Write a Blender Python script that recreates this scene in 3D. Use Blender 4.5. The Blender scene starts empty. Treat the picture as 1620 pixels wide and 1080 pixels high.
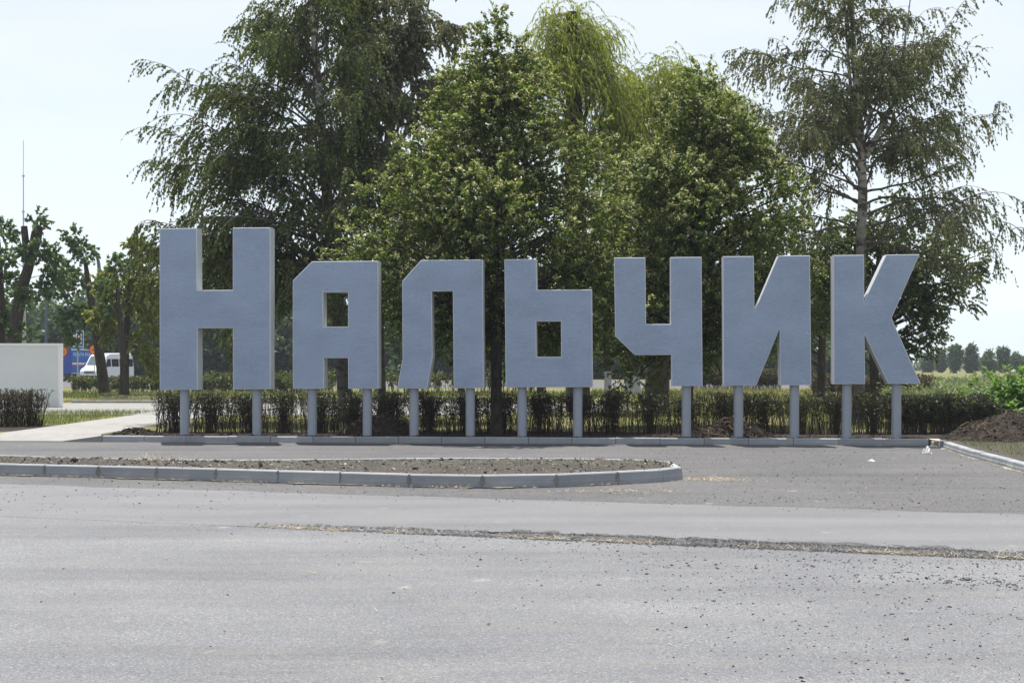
import bpy, math, random
import numpy as np
from mathutils import Vector, Matrix
from mathutils.geometry import tessellate_polygon

rng = np.random.default_rng(11)
random.seed(11)
sc = bpy.context.scene
col = sc.collection
R = math.radians

# ------------------------------------------------------------------ camera
F = 2250.0                       # focal length in photograph pixels (1620 wide)
CX, HY, CH = 810.0, 575.0, 1.84  # image centre x, horizon row, eye height
cd = bpy.data.cameras.new("camera")
cd.sensor_width = 36.0
cd.lens = 36.0 * F / 1620.0
cd.shift_y = (HY - 540.0) / 1620.0
cd.clip_start, cd.clip_end = 0.1, 20000.0
cam = bpy.data.objects.new("camera", cd)
cam.location = (0, 0, CH)
cam.rotation_euler = (R(90), 0, 0)
col.objects.link(cam)
sc.camera = cam

# ------------------------------------------------------------------ sky, sun, exposure
SUN_EL, SUN_AZ = 73.0, -16.0     # azimuth measured from +Y towards +X
w = bpy.data.worlds.new("World")
sc.world = w
w.use_nodes = True
nt = w.node_tree
for n in list(nt.nodes):
    nt.nodes.remove(n)
out = nt.nodes.new("ShaderNodeOutputWorld")
bg = nt.nodes.new("ShaderNodeBackground")
sky = nt.nodes.new("ShaderNodeTexSky")
sky.sky_type = 'NISHITA'
sky.sun_disc = False
sky.sun_elevation = R(SUN_EL)
sky.sun_rotation = R(SUN_AZ)
sky.dust_density = 2.0
tc = nt.nodes.new("ShaderNodeTexCoord")
mp = nt.nodes.new("ShaderNodeMapping")
mp.inputs['Scale'].default_value = (1.0, 1.0, 4.5)
mp.inputs['Location'].default_value = (0.35, 0.1, 0.2)
no = nt.nodes.new("ShaderNodeTexNoise")
no.inputs['Scale'].default_value = 3.4
no.inputs['Detail'].default_value = 7.0
no.inputs['Roughness'].default_value = 0.56
rp = nt.nodes.new("ShaderNodeMapRange")
rp.inputs['From Min'].default_value = 0.38
rp.inputs['From Max'].default_value = 0.60
rp.inputs['To Min'].default_value = 0.55
rp.inputs['To Max'].default_value = 1.0
mx = nt.nodes.new("ShaderNodeMix")
mx.data_type = 'RGBA'
mx.inputs[7].default_value = (5.25, 5.52, 5.98, 1)      # thin bright cloud
L = nt.links.new
L(tc.outputs['Generated'], mp.inputs['Vector'])
L(mp.outputs['Vector'], no.inputs['Vector'])
L(no.outputs['Fac'], rp.inputs['Value'])
L(rp.outputs['Result'], mx.inputs['Factor'])
L(sky.outputs['Color'], mx.inputs[6])
L(mx.outputs[2], bg.inputs['Color'])
bg.inputs['Strength'].default_value = 0.085
L(bg.outputs['Background'], out.inputs['Surface'])

sl = bpy.data.lights.new("sun", 'SUN')
sl.energy = 5.0
sl.angle = R(0.53)
sl.color = (1.0, 0.955, 0.89)
sun = bpy.data.objects.new("sun", sl)
sd = Vector((math.sin(R(SUN_AZ)) * math.cos(R(SUN_EL)), math.cos(R(SUN_AZ)) * math.cos(R(SUN_EL)), math.sin(R(SUN_EL))))
sun.rotation_euler = sd.to_track_quat('Z', 'Y').to_euler()
sun.location = (0, 20, 60)
col.objects.link(sun)

sc.view_settings.view_transform = 'Standard'
sc.view_settings.look = 'None'
sc.view_settings.exposure = 0.85
sc.view_settings.gamma = 1.0
sc.view_settings.use_curve_mapping = False
sc.render.engine = 'CYCLES'
sc.cycles.max_bounces = 7
sc.cycles.diffuse_bounces = 3
sc.cycles.glossy_bounces = 2
sc.cycles.transmission_bounces = 4
sc.cycles.transparent_max_bounces = 6
sc.cycles.volume_bounces = 1
sc.cycles.use_denoising = True
sc.cycles.sample_clamp_indirect = 4.0

# ------------------------------------------------------------------ helpers
def at(px, py, Y):
    """world point seen at photograph pixel (px, py), Y metres away"""
    return np.array([(px - CX) / F * Y, Y, CH - (py - HY) / F * Y])

def on_z(px, py, z=0.0):
    """world point on the level z under photograph pixel (px, py)"""
    Y = (CH - z) * F / (py - HY)
    return np.array([(px - CX) / F * Y, Y, z])

ROW = 0.075                      # the letter row drifts nearer to the right
def row_y(X, off=0.0):
    return 32.6 - ROW * X + off * math.hypot(1, ROW)
UROW = np.array([1, -ROW, 0]) / math.hypot(1, ROW)
NROW = np.array([ROW, 1, 0]) / math.hypot(1, ROW)

class Geo:
    """collects vertices, quads and triangles (numpy) and builds one mesh"""
    def __init__(self):
        self.v, self.q, self.t, self.qm, self.tm, self.n = [], [], [], [], [], 0
    def add(self, v, q=None, t=None, m=0):
        v = np.asarray(v, dtype=np.float64).reshape(-1, 3)
        if q is not None and len(q):
            q = np.asarray(q, dtype=np.int64).reshape(-1, 4)
            self.q.append(q + self.n); self.qm.append(np.full(len(q), m))
        if t is not None and len(t):
            t = np.asarray(t, dtype=np.int64).reshape(-1, 3)
            self.t.append(t + self.n); self.tm.append(np.full(len(t), m))
        self.v.append(v); self.n += len(v)
        return self
    def mesh(self, name, mats, smooth=False, origin=(0, 0, 0)):
        me = bpy.data.meshes.new(name)
        v = np.concatenate(self.v) - np.asarray(origin, dtype=np.float64)
        q = np.concatenate(self.q) if self.q else np.zeros((0, 4), np.int64)
        t = np.concatenate(self.t) if self.t else np.zeros((0, 3), np.int64)
        mi = np.concatenate([*(self.qm or [np.zeros(0)]), *(self.tm or [np.zeros(0)])]).astype(np.int32)
        nl = q.size + t.size
        me.vertices.add(len(v)); me.vertices.foreach_set('co', v.astype(np.float32).ravel())
        me.loops.add(nl); me.loops.foreach_set('vertex_index', np.concatenate([q.ravel(), t.ravel()]).astype(np.int32))
        np_ = len(q) + len(t)
        me.polygons.add(np_)
        ls = np.concatenate([np.arange(len(q)) * 4, q.size + np.arange(len(t)) * 3]).astype(np.int32)
        me.polygons.foreach_set('loop_start', ls)
        for m in (mats if isinstance(mats, (list, tuple)) else [mats]):
            me.materials.append(m)
        me.polygons.foreach_set('material_index', mi)
        me.polygons.foreach_set('use_smooth', np.full(np_, bool(smooth)))
        me.update(calc_edges=True)
        return me
    def obj(self, name, mats, parent=None, smooth=False, origin=None):
        """one object; with a parent the mesh is taken as given in the parent's own frame unless origin says else"""
        o = bpy.data.objects.new(name, self.mesh(name, mats, smooth, (0, 0, 0) if origin is None else origin))
        col.objects.link(o)
        if parent is not None:
            o.parent = parent
        elif origin is not None:
            o.location = origin
        return o

def tag(o, label=None, cat=None, group=None, kind=None):
    if label: o['label'] = label
    if cat: o['category'] = cat
    if group: o['group'] = group
    if kind: o['kind'] = kind
    return o

def empty(name, loc, label, cat, group=None, rz=0.0):
    o = bpy.data.objects.new(name, None)
    o.empty_display_size = 0.3
    o.location = loc; o.rotation_euler = (0, 0, rz)
    col.objects.link(o)
    return tag(o, label, cat, group)

def part(name, me, parent, loc=(0, 0, 0), rot=(0, 0, 0)):
    o = bpy.data.objects.new(name, me)
    col.objects.link(o); o.parent = parent; o.location = loc; o.rotation_euler = rot
    return o

BOXQ = [[0, 1, 3, 2], [4, 6, 7, 5], [0, 4, 5, 1], [2, 3, 7, 6], [0, 2, 6, 4], [1, 5, 7, 3]]
def box(g, x0, x1, y0, y1, z0, z1, m=0):
    v = [(x, y, z) for x in (x0, x1) for y in (y0, y1) for z in (z0, z1)]
    g.add(v, BOXQ, m=m)
    return g

def prism_poly(g, pts, y0, y1, m=0, ms=None, holes=()):
    """polygon (x, z) extruded from y0 to y1, caps and sides"""
    loops = [list(pts)] + [list(h) for h in holes]
    flat = [p for l in loops for p in l]
    tri = tessellate_polygon([[Vector((p[0], p[1], 0)) for p in l] for l in loops])
    n = len(flat)
    f = np.array([(p[0], y0, p[1]) for p in flat]); b = np.array([(p[0], y1, p[1]) for p in flat])
    T = []
    for a, bb, c in tri:
        A, B, C = flat[a], flat[bb], flat[c]
        s = (B[0]-A[0])*(C[1]-A[1]) - (B[1]-A[1])*(C[0]-A[0])
        T.append((a, bb, c) if s > 0 else (a, c, bb))
    T = np.array(T)
    g.add(f, t=T, m=m)
    g.add(b, t=T[:, ::-1], m=m)
    sides(g, loops, y0, y1, m if ms is None else ms)
    return g

def sides(g, loops, y0, y1, m=0):
    for l in loops:
        k = len(l)
        v = [(p[0], y0, p[1]) for p in l] + [(p[0], y1, p[1]) for p in l]
        g.add(v, [(i, (i + 1) % k, k + (i + 1) % k, k + i) for i in range(k)], m=m)

def nrm(a):
    return a / np.maximum(np.linalg.norm(a, axis=-1, keepdims=True), 1e-9)

def tubes(g, P, Rr, S=5, m=0, cap=False):
    """P (n,K,3) paths, Rr (n,K) radii"""
    P = np.asarray(P, dtype=float); Rr = np.asarray(Rr, dtype=float)
    if P.ndim == 2: P, Rr = P[None], Rr[None]
    n, K, _ = P.shape
    T = nrm(np.gradient(P, axis=1))
    mz = np.abs(T[:, :, 2].mean(1)) > 0.7
    ref = np.where(mz[:, None], np.array([1.0, 0.13, 0]), np.array([0, 0.07, 1.0]))[:, None, :]
    U = nrm(np.cross(T, np.broadcast_to(ref, T.shape))); V = np.cross(T, U)
    a = np.arange(S) * 2 * math.pi / S
    v = P[:, :, None, :] + Rr[:, :, None, None] * (np.cos(a)[None, None, :, None] * U[:, :, None, :] + np.sin(a)[None, None, :, None] * V[:, :, None, :])
    i, k, s = np.meshgrid(np.arange(n), np.arange(K - 1), np.arange(S), indexing='ij')
    b = (i * K + k) * S
    s2 = (s + 1) % S
    q = np.stack([b + s, b + s2, b + S + s2, b + S + s], -1).reshape(-1, 4)
    g.add(v.reshape(-1, 3), q, m=m)
    if cap:
        for j in range(n):
            for kk in (0, K - 1):
                ring = v[j, kk]; c = ring.mean(0)
                g.add(np.vstack([ring, c]), t=[(x, (x + 1) % S, S) for x in range(S)], m=m)
    return g

def sweep(p0, d0, Ln, K, grav, wig, lead=None):
    """n curved paths: start, direction, length, pull downwards, wiggle"""
    n = len(p0)
    P = np.zeros((n, K, 3)); P[:, 0] = p0
    d = nrm(d0.copy()); st = (np.asarray(Ln) / (K - 1))[:, None]
    gv = np.asarray(grav) * np.ones(n)
    for k in range(1, K):
        d = d + rng.normal(0, wig, (n, 3))
        d[:, 2] -= gv / (K - 1)
        if lead is not None: d = d + lead / (K - 1)
        d = nrm(d)
        P[:, k] = P[:, k - 1] + d * st
    return P

def along(P, i, s):
    """points and tangents on paths i at parameter s in 0..1"""
    K = P.shape[1]
    f = np.clip(s, 0, 0.9999) * (K - 1)
    k = f.astype(int); r = (f - k)[:, None]
    a, b = P[i, k], P[i, k + 1]
    return a + (b - a) * r, nrm(b - a)

def rand_dir(n):
    return nrm(rng.normal(0, 1, (n, 3)))

def thin(P):
    K = P.shape[1]
    return P[:, [0, K // 2, K - 1]]

def tri_leaves(g, p, d, Ln, Wd, m=0, nb=0.0):
    """small three-cornered leaves"""
    n = len(p)
    d = nrm(d)
    s = nrm(np.cross(d, rand_dir(n) + np.array([0, 0, nb])))
    Ln = (np.ones(n) * Ln)[:, None]; Wd = (np.ones(n) * Wd)[:, None]
    v = np.stack([p + s * Wd * .55, p + d * Ln, p - s * Wd * .55], 1).reshape(-1, 3)
    g.add(v, t=np.arange(3 * n).reshape(-1, 3), m=m)

def leaves(g, p, d, Ln, Wd, m=0, curl=0.12, nb=0.0):
    """rhombic leaves: base p, direction d"""
    n = len(p)
    d = nrm(d)
    s = nrm(np.cross(d, rand_dir(n) + np.array([0, 0, nb])))
    up = np.cross(s, d)
    Ln = (np.ones(n) * Ln)[:, None]; Wd = (np.ones(n) * Wd)[:, None]
    mid = p + d * Ln * 0.45 + up * Ln * curl * rng.uniform(-1, 1, (n, 1))
    v = np.stack([p, mid + s * Wd / 2, p + d * Ln, mid - s * Wd / 2], 1).reshape(-1, 3)
    q = np.arange(4 * n).reshape(-1, 4)
    g.add(v, q, m=m)

# ------------------------------------------------------------------ materials
class NT:
    def __init__(self, name):
        self.m = bpy.data.materials.new(name); self.m.use_nodes = True
        self.t = self.m.node_tree
        for n in list(self.t.nodes): self.t.nodes.remove(n)
        self.o = self.n('OutputMaterial')
    def n(self, typ, **kw):
        x = self.t.nodes.new('ShaderNode' + typ)
        for k, v in kw.items():
            if k in x.inputs: x.inputs[k].default_value = v
            else: setattr(x, k, v)
        return x
    def l(self, a, b): self.t.links.new(a, b)
    def pos(self, scale=(1, 1, 1)):
        g = self.n('NewGeometry'); mp = self.n('Mapping'); mp.inputs['Scale'].default_value = scale
        self.l(g.outputs['Position'], mp.inputs['Vector']); return mp.outputs['Vector']
    def obj(self, scale=(1, 1, 1)):
        g = self.n('TexCoord'); mp = self.n('Mapping'); mp.inputs['Scale'].default_value = scale
        self.l(g.outputs['Object'], mp.inputs['Vector']); return mp.outputs['Vector']
    def noise(self, vec, scale, detail=4, rough=0.55):
        x = self.n('TexNoise', Scale=scale, Detail=detail, Roughness=rough); self.l(vec, x.inputs['Vector']); return x.outputs['Fac']
    def ramp(self, fac, stops, interp='LINEAR'):
        r = self.n('ValToRGB'); r.color_ramp.interpolation = interp
        e = r.color_ramp.elements
        while len(e) < len(stops): e.new(0.5)
        for k, (p, c) in enumerate(stops):
            e[k].position = p; e[k].color = (*c, 1) if len(c) == 3 else c
        self.l(fac, r.inputs['Fac']); return r.outputs['Color']
    def rng(self, v, a, b, c=0.0, d=1.0):
        x = self.n('MapRange'); 
        for k, val in zip(('From Min', 'From Max', 'To Min', 'To Max'), (a, b, c, d)): x.inputs[k].default_value = val
        self.l(v, x.inputs['Value']); return x.outputs['Result']
    def mix(self, f, a, b, mode='MIX'):
        x = self.n('Mix', data_type='RGBA', blend_type=mode)
        for s, v in ((0, f), (6, a), (7, b)):
            if hasattr(v, 'links'): self.l(v, x.inputs[s])
            else: x.inputs[s].default_value = v if s == 0 else (*v, 1)
        return x.outputs[2]
    def bsdf(self, color, rough=0.8, spec=0.3, metal=0.0, bump=None, bstr=0.3, bdist=0.01):
        p = self.n('BsdfPrincipled')
        for k, v in (('Base Color', color), ('Roughness', rough)):
            if hasattr(v, 'links'): self.l(v, p.inputs[k])
            else: p.inputs[k].default_value = (*v, 1) if k == 'Base Color' else v
        p.inputs['Specular IOR Level'].default_value = spec
        p.inputs['Metallic'].default_value = metal
        if bump is not None:
            b = self.n('Bump', Strength=bstr, Distance=bdist); self.l(bump, b.inputs['Height']); self.l(b.outputs['Normal'], p.inputs['Normal'])
        self.l(p.outputs['BSDF'], self.o.inputs['Surface'])
        return self.m

def leaf_mat(name, c0, c1, c2, trans=0.4, gloss=0.07, boost=1.7, rough=0.5, bl=0.55):
    """leaf colours vary from leaf to leaf; light shines through"""
    t = NT(name)
    g = t.n('NewGeometry')
    c = t.ramp(g.outputs['Random Per Island'], [(0.0, c0), (0.5, c1), (1.0, c2)])
    nz = t.noise(t.pos(), 1.1, 2)
    c = t.mix(1.0, c, t.ramp(nz, [(0.3, (0.8, 0.82, 0.85)), (0.7, (1.15, 1.12, 1.0))]), 'MULTIPLY')
    d = t.n('BsdfDiffuse'); t.l(c, d.inputs['Color'])
    tr = t.n('BsdfTranslucent')
    t.l(t.mix(1.0, c, (boost, boost * 1.05, boost * bl), 'MULTIPLY'), tr.inputs['Color'])
    m1 = t.n('MixShader', Fac=trans); t.l(d.outputs[0], m1.inputs[1]); t.l(tr.outputs[0], m1.inputs[2])
    gl = t.n('BsdfGlossy', Roughness=rough); gl.inputs['Color'].default_value = (1, 1, 1, 1)
    lw = t.n('LayerWeight', Blend=0.25)
    fac = t.rng(lw.outputs['Facing'], 0, 1, gloss * .5, gloss * 1.6)
    m2 = t.n('MixShader'); t.l(fac, m2.inputs[0]); t.l(m1.outputs[0], m2.inputs[1]); t.l(gl.outputs[0], m2.inputs[2])
    t.l(m2.outputs[0], t.o.inputs['Surface'])
    return t.m

def plain(name, c, rough=0.6, spec=0.3, metal=0.0, var=0.12, scale=6.0, bump=0.0):
    t = NT(name)
    nz = t.noise(t.obj(), scale, 5)
    cc = t.mix(1.0, c, t.ramp(nz, [(0.25, (1 - var,) * 3), (0.75, (1 + var,) * 3)]), 'MULTIPLY')
    return t.bsdf(cc, rough, spec, metal, bump=nz if bump else None, bstr=bump)

def asphalt(name, base, fleck, dark, fs, mottled, warm, bstr=0.5, spec=0.35, rough=0.75):
    t = NT(name)
    p = t.pos()
    v = t.n('TexVoronoi', Scale=fs); t.l(p, v.inputs['Vector'])
    sep = t.n('SeparateColor'); t.l(v.outputs['Color'], sep.inputs['Color'])
    c = t.ramp(sep.outputs[0], [(0.0, dark), (0.22, dark), (0.34, base), (0.86, base), (0.95, fleck), (1.0, fleck)])
    fine = t.noise(p, fs * 2.3, 3, 0.7)
    c = t.mix(1.0, c, t.ramp(fine, [(0.3, (0.80,) * 3), (0.7, (1.18,) * 3)]), 'MULTIPLY')
    big = t.noise(p, 0.27, 6, 0.62)
    c = t.mix(1.0, c, t.ramp(big, [(0.3, (1 - mottled, 1 - mottled, 1 - mottled * 0.85)), (0.7, (1 + mottled, 1 + mottled * 0.98, 1 + mottled * 0.9))]), 'MULTIPLY')
    rot = t.n('Mapping'); rot.inputs['Rotation'].default_value = (0, 0, R(18)); rot.inputs['Scale'].default_value = (0.10, 1.0, 1)
    gp = t.n('NewGeometry'); t.l(gp.outputs['Position'], rot.inputs['Vector'])
    band = t.noise(rot.outputs['Vector'], 1.1, 5, 0.6)
    c = t.mix(1.0, c, t.ramp(band, [(0.30, (0.80, 0.80, 0.81)), (0.5, (1.0, 1.0, 1.0)), (0.70, (1.15, 1.14, 1.12))]), 'MULTIPLY')
    streak = t.noise(t.pos((0.35, 1.9, 1)), 1.3, 6, 0.65)
    c = t.mix(t.rng(streak, 0.52, 0.72, 0, 0.55), c, warm)
    spots = t.noise(p, 2.6, 3, 0.45)
    c = t.mix(t.rng(spots, 0.69, 0.78, 0, 0.6), c, (0.30, 0.285, 0.26))
    h = t.mix(0.5, v.outputs['Distance'], fine)
    return t.bsdf(c, rough, spec, bump=h, bstr=bstr, bdist=0.012)

M = {}
M['road_old'] = asphalt('worn_asphalt', (0.142, 0.147, 0.157), (0.239, 0.241, 0.245), (0.097, 0.099, 0.105), 95, 0.19, (0.172, 0.164, 0.150))
M['road_new'] = asphalt('smooth_asphalt', (0.132, 0.136, 0.147), (0.193, 0.193, 0.193), (0.106, 0.106, 0.110), 120, 0.13, (0.155, 0.149, 0.138), bstr=0.35, spec=0.4, rough=0.62)
M['lot'] = asphalt('rough_asphalt', (0.083, 0.083, 0.087), (0.168, 0.164, 0.160), (0.056, 0.054, 0.056), 70, 0.18, (0.125, 0.118, 0.107), bstr=0.6)
M['road_edge'] = asphalt('crumbling_asphalt', (0.088, 0.089, 0.094), (0.15, 0.15, 0.15), (0.04, 0.04, 0.042), 60, 0.15, (0.10, 0.098, 0.092), bstr=1.0)
M['crumb'] = plain('asphalt_crumb', (0.055, 0.055, 0.058), 0.7, 0.4, var=0.4, scale=9)
M['stone'] = plain('pale_stone', (0.30, 0.29, 0.27), 0.8, var=0.35, scale=9)

def concrete(name, c, var=0.1, stain=(0.2, 0.19, 0.17), per_obj=0.1, amount=0.35):
    t = NT(name)
    p = t.obj()
    nz = t.noise(p, 3.0, 8, 0.65); fine = t.noise(p, 90, 3, 0.6)
    cc = t.mix(1.0, c, t.ramp(nz, [(0.3, (1 - var,) * 3), (0.7, (1 + var,) * 3)]), 'MULTIPLY')
    cc = t.mix(1.0, cc, t.ramp(fine, [(0.3, (0.88,) * 3), (0.7, (1.1,) * 3)]), 'MULTIPLY')
    oi = t.n('ObjectInfo')
    cc = t.mix(1.0, cc, t.ramp(oi.outputs['Random'], [(0, (1 - per_obj,) * 3), (1, (1 + per_obj,) * 3)]), 'MULTIPLY')
    st = t.noise(t.pos((1.5, 1.5, 5)), 1.7, 6, 0.7)
    cc = t.mix(t.rng(st, 0.55, 0.8, 0, amount), cc, stain)
    return t.bsdf(cc, 0.85, 0.25, bump=fine, bstr=0.25, bdist=0.004)
M['kerb'] = concrete('kerb_concrete', (0.27, 0.285, 0.30))
M['mortar'] = concrete('mortar', (0.185, 0.178, 0.165), 0.2)
M['path'] = concrete('path_concrete', (0.255, 0.25, 0.24), 0.12, (0.23, 0.22, 0.20), 0.05, 0.7)
M['sand'] = plain('sand', (0.26, 0.24, 0.20), 0.95, var=0.35, scale=25)
M['straw'] = leaf_mat('straw', (0.384, 0.324, 0.228), (0.516, 0.450, 0.342), (0.696, 0.624, 0.504), 0.2, 0.04, 1.0, bl=0.95)

def soil(name, a, b, c, s=14):
    t = NT(name)
    p = t.pos()
    nz = t.noise(p, s, 8, 0.7); n2 = t.noise(p, 1.6, 4)
    cc = t.ramp(nz, [(0.28, a), (0.5, b), (0.74, c)])
    cc = t.mix(1.0, cc, t.ramp(n2, [(0.3, (0.75,) * 3), (0.7, (1.2, 1.15, 1.1))]), 'MULTIPLY')
    return t.bsdf(cc, 0.95, 0.15, bump=nz, bstr=0.9, bdist=0.05)
M['soil_dark'] = soil('dark_soil', (0.016, 0.013, 0.011), (0.036, 0.029, 0.024), (0.085, 0.070, 0.057))
M['soil_dry'] = soil('dry_soil', (0.042, 0.039, 0.035), (0.082, 0.076, 0.068), (0.14, 0.132, 0.118), 20)

def lawn_mat():
    t = NT('lawn_ground')
    p = t.pos()
    n1 = t.noise(p, 0.35, 5, 0.6); n2 = t.noise(p, 7.0, 6, 0.7)
    c = t.ramp(n2, [(0.3, (0.06, 0.075, 0.025)), (0.55, (0.13, 0.135, 0.045)), (0.75, (0.25, 0.22, 0.10))])
    c = t.mix(t.rng(n1, 0.42, 0.66, 0, 0.8), c, (0.20, 0.17, 0.10))
    return t.bsdf(c, 0.95, 0.1, bump=n2, bstr=0.8, bdist=0.06)
M['lawn'] = lawn_mat()

def panel_mat():
    """blue grey composite sheet with a faint horizontal grain"""
    t = NT('blue_grey_panel')
    a = t.noise(t.pos((1.6, 1.6, 30)), 2.4, 9, 0.78)
    b = t.noise(t.pos((1, 1, 1.6)), 1.1, 4, 0.6)
    f = t.noise(t.pos((7, 7, 26)), 2.0, 4, 0.75)
    c = t.ramp(a, [(0.30, (0.248, 0.308, 0.412)), (0.5, (0.285, 0.349, 0.462)), (0.72, (0.334, 0.400, 0.520))])
    c = t.mix(1.0, c, t.ramp(b, [(0.3, (0.92,) * 3), (0.7, (1.08,) * 3)]), 'MULTIPLY')
    c = t.mix(1.0, c, t.ramp(f, [(0.3, (0.88,) * 3), (0.7, (1.12,) * 3)]), 'MULTIPLY')
    return t.bsdf(c, 0.6, 0.25)
M['panel'] = panel_mat()
M['return'] = plain('sky_paled_edging', (0.50, 0.53, 0.56), 0.5, 0.4, var=0.05, scale=3)  # letter sides coloured paler than the faces for the brighter sky they catch
M['pole'] = plain('grey_painted_steel', (0.29, 0.325, 0.375), 0.42, 0.5, 0.1, var=0.05, scale=4)

def bark(name, a, b, c, vs=(9, 9, 1.6)):
    t = NT(name)
    nz = t.noise(t.pos(vs), 2.2, 8, 0.7)
    return t.bsdf(t.ramp(nz, [(0.32, a), (0.5, b), (0.7, c)]), 0.95, 0.15, bump=nz, bstr=0.9, bdist=0.04)
M['bark'] = bark('grey_brown_bark', (0.030, 0.025, 0.021), (0.075, 0.064, 0.054), (0.14, 0.122, 0.105))
M['bark_dark'] = bark('dark_bark', (0.022, 0.019, 0.016), (0.05, 0.042, 0.036), (0.10, 0.085, 0.07))
M['twig'] = plain('twig_bark', (0.045, 0.033, 0.028), 0.9, 0.2, var=0.3, scale=3)
M['grey_twig'] = plain('grey_twig_bark', (0.11, 0.095, 0.085), 0.9, 0.2, var=0.3, scale=3)

def birch_bark():
    t = NT('birch_bark')
    n1 = t.noise(t.pos((1.6, 1.6, 3.2)), 1.5, 6, 0.62)
    n2 = t.noise(t.pos((1.2, 1.2, 1.5)), 1.3, 4, 0.6)
    c = t.ramp(n1, [(0.0, (0.05, 0.045, 0.04)), (0.44, (0.09, 0.08, 0.07)), (0.50, (0.40, 0.38, 0.35)), (0.75, (0.60, 0.58, 0.54))])
    g = t.n('NewGeometry'); s = t.n('SeparateXYZ'); t.l(g.outputs['Position'], s.inputs[0])
    lo = t.mix(t.rng(n2, 0.3, 0.7, 0.6, 1.0), (0.13, 0.115, 0.10), c)
    k = t.rng(s.outputs['Z'], 3.4, 8.0, 0, 1)
    return t.bsdf(t.mix(k, t.mix(0.85, c, (0.060, 0.053, 0.047)), lo), 0.85, 0.2, bump=n1, bstr=0.6, bdist=0.03)
M['birch_bark'] = birch_bark()

M['birch_leaf'] = leaf_mat('birch_leaf', (0.060, 0.084, 0.031), (0.094, 0.125, 0.044), (0.155, 0.174, 0.068), 0.38, 0.03, 1.7)
M['aspen_leaf'] = leaf_mat('aspen_leaf', (0.099, 0.115, 0.076), (0.153, 0.170, 0.106), (0.270, 0.251, 0.180), 0.35, 0.05, 1.5)
M['birch_leaf_grey'] = leaf_mat('greyish_birch_leaf', (0.084, 0.105, 0.054), (0.130, 0.149, 0.074), (0.209, 0.216, 0.120), 0.35, 0.05, 1.5)
M['linden_leaf'] = leaf_mat('linden_leaf', (0.049, 0.081, 0.019), (0.080, 0.119, 0.027), (0.136, 0.167, 0.037), 0.42, 0.035, 1.9)
M['linden_bract'] = leaf_mat('linden_bract', (0.24, 0.26, 0.085), (0.42, 0.41, 0.19), (0.66, 0.62, 0.40), 0.35, 0.03, 1.15, bl=.85)
M['willow_leaf'] = leaf_mat('willow_leaf', (0.192, 0.236, 0.042), (0.264, 0.307, 0.054), (0.384, 0.401, 0.090), 0.5, 0.03, 1.5, bl=.75)
M['park_leaf'] = leaf_mat('park_leaf', (0.043, 0.085, 0.030), (0.068, 0.124, 0.042), (0.121, 0.178, 0.056), 0.36, 0.06, 1.7)
M['park_leaf_yellow'] = leaf_mat('yellowish_park_leaf', (0.117, 0.146, 0.030), (0.186, 0.209, 0.041), (0.293, 0.291, 0.058), 0.55, 0.04, 1.7)
M['far_leaf'] = leaf_mat('far_leaf', (0.034, 0.066, 0.034), (0.057, 0.096, 0.044), (0.092, 0.132, 0.058), 0.3, 0.05, 1.5)
M['hazed_poplar_leaf'] = leaf_mat('hazed_poplar_leaf', (0.050, 0.085, 0.050), (0.075, 0.120, 0.066), (0.11, 0.155, 0.08), 0.35, 0.04, 1.5)  # paler and bluer than the far wood: distance haze put into the colour
M['hedge_leaf'] = leaf_mat('hedge_leaf', (0.021, 0.030, 0.014), (0.039, 0.050, 0.020), (0.075, 0.073, 0.029), 0.25, 0.05, 1.6)
M['hedge_leaf_green'] = leaf_mat('green_hedge_leaf', (0.045, 0.070, 0.018), (0.080, 0.105, 0.026), (0.14, 0.15, 0.040), 0.35, 0.05, 1.5)
M['brown_leaf'] = leaf_mat('brown_hedge_leaf', (0.055, 0.040, 0.030), (0.085, 0.070, 0.042), (0.11, 0.105, 0.05), 0.3, 0.05, 1.4)
M['bush_leaf'] = leaf_mat('bright_bush_leaf', (0.075, 0.150, 0.036), (0.112, 0.210, 0.050), (0.188, 0.288, 0.084), 0.4, 0.04, 1.6)
M['grass'] = leaf_mat('grass_blade', (0.065, 0.10, 0.024), (0.11, 0.145, 0.038), (0.20, 0.20, 0.075), 0.35, 0.05, 1.3)
M['grass_dry'] = leaf_mat('dry_grass_blade', (0.15, 0.15, 0.045), (0.25, 0.215, 0.085), (0.38, 0.32, 0.15), 0.3, 0.05, 1.2)
M['weed'] = leaf_mat('weed_leaf', (0.085, 0.130, 0.045), (0.135, 0.18, 0.07), (0.26, 0.26, 0.17), 0.38, 0.03, 1.35, bl=.75)
M['whitewash'] = plain('whitewash', (0.42, 0.42, 0.41), 0.9, 0.1, var=0.2, scale=5)

# ------------------------------------------------------------------ the ground and roads
def sheet(name, pts, mat, z=0.0, kind='structure'):
    loops = [Vector((x, y, 0)) for x, y in pts]
    tri = tessellate_polygon([loops])
    T = []
    for a, b, c in tri:
        s = (pts[b][0]-pts[a][0])*(pts[c][1]-pts[a][1]) - (pts[b][1]-pts[a][1])*(pts[c][0]-pts[a][0])
        T.append((a, b, c) if s > 0 else (a, c, b))
    g = Geo().add([(x, y, z) for x, y in pts], t=T)
    return tag(g.obj(name, mat), kind=kind)

sheet('ground', [(-8900, -120), (8900, -120), (8900, 9200), (-8900, 9200)], M['lawn'], -0.05)
sheet('road', [(-70, -60), (70, -60), (70, 40), (-70, 40)], M['road_old'], 0.0)

# line between the lane and the parking area, and the lane's broken front edge
REAR = lambda X: 18.8 - 0.312 * (X - 1.25)
FRONT = lambda X: 14.93 - 0.345 * (X - 0.3)
sheet('parking_area', [(-60, REAR(-60) - 0.6), (60, REAR(60) - 0.6), (60, 44), (-60, 44)], M['lot'], 0.006)

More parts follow.
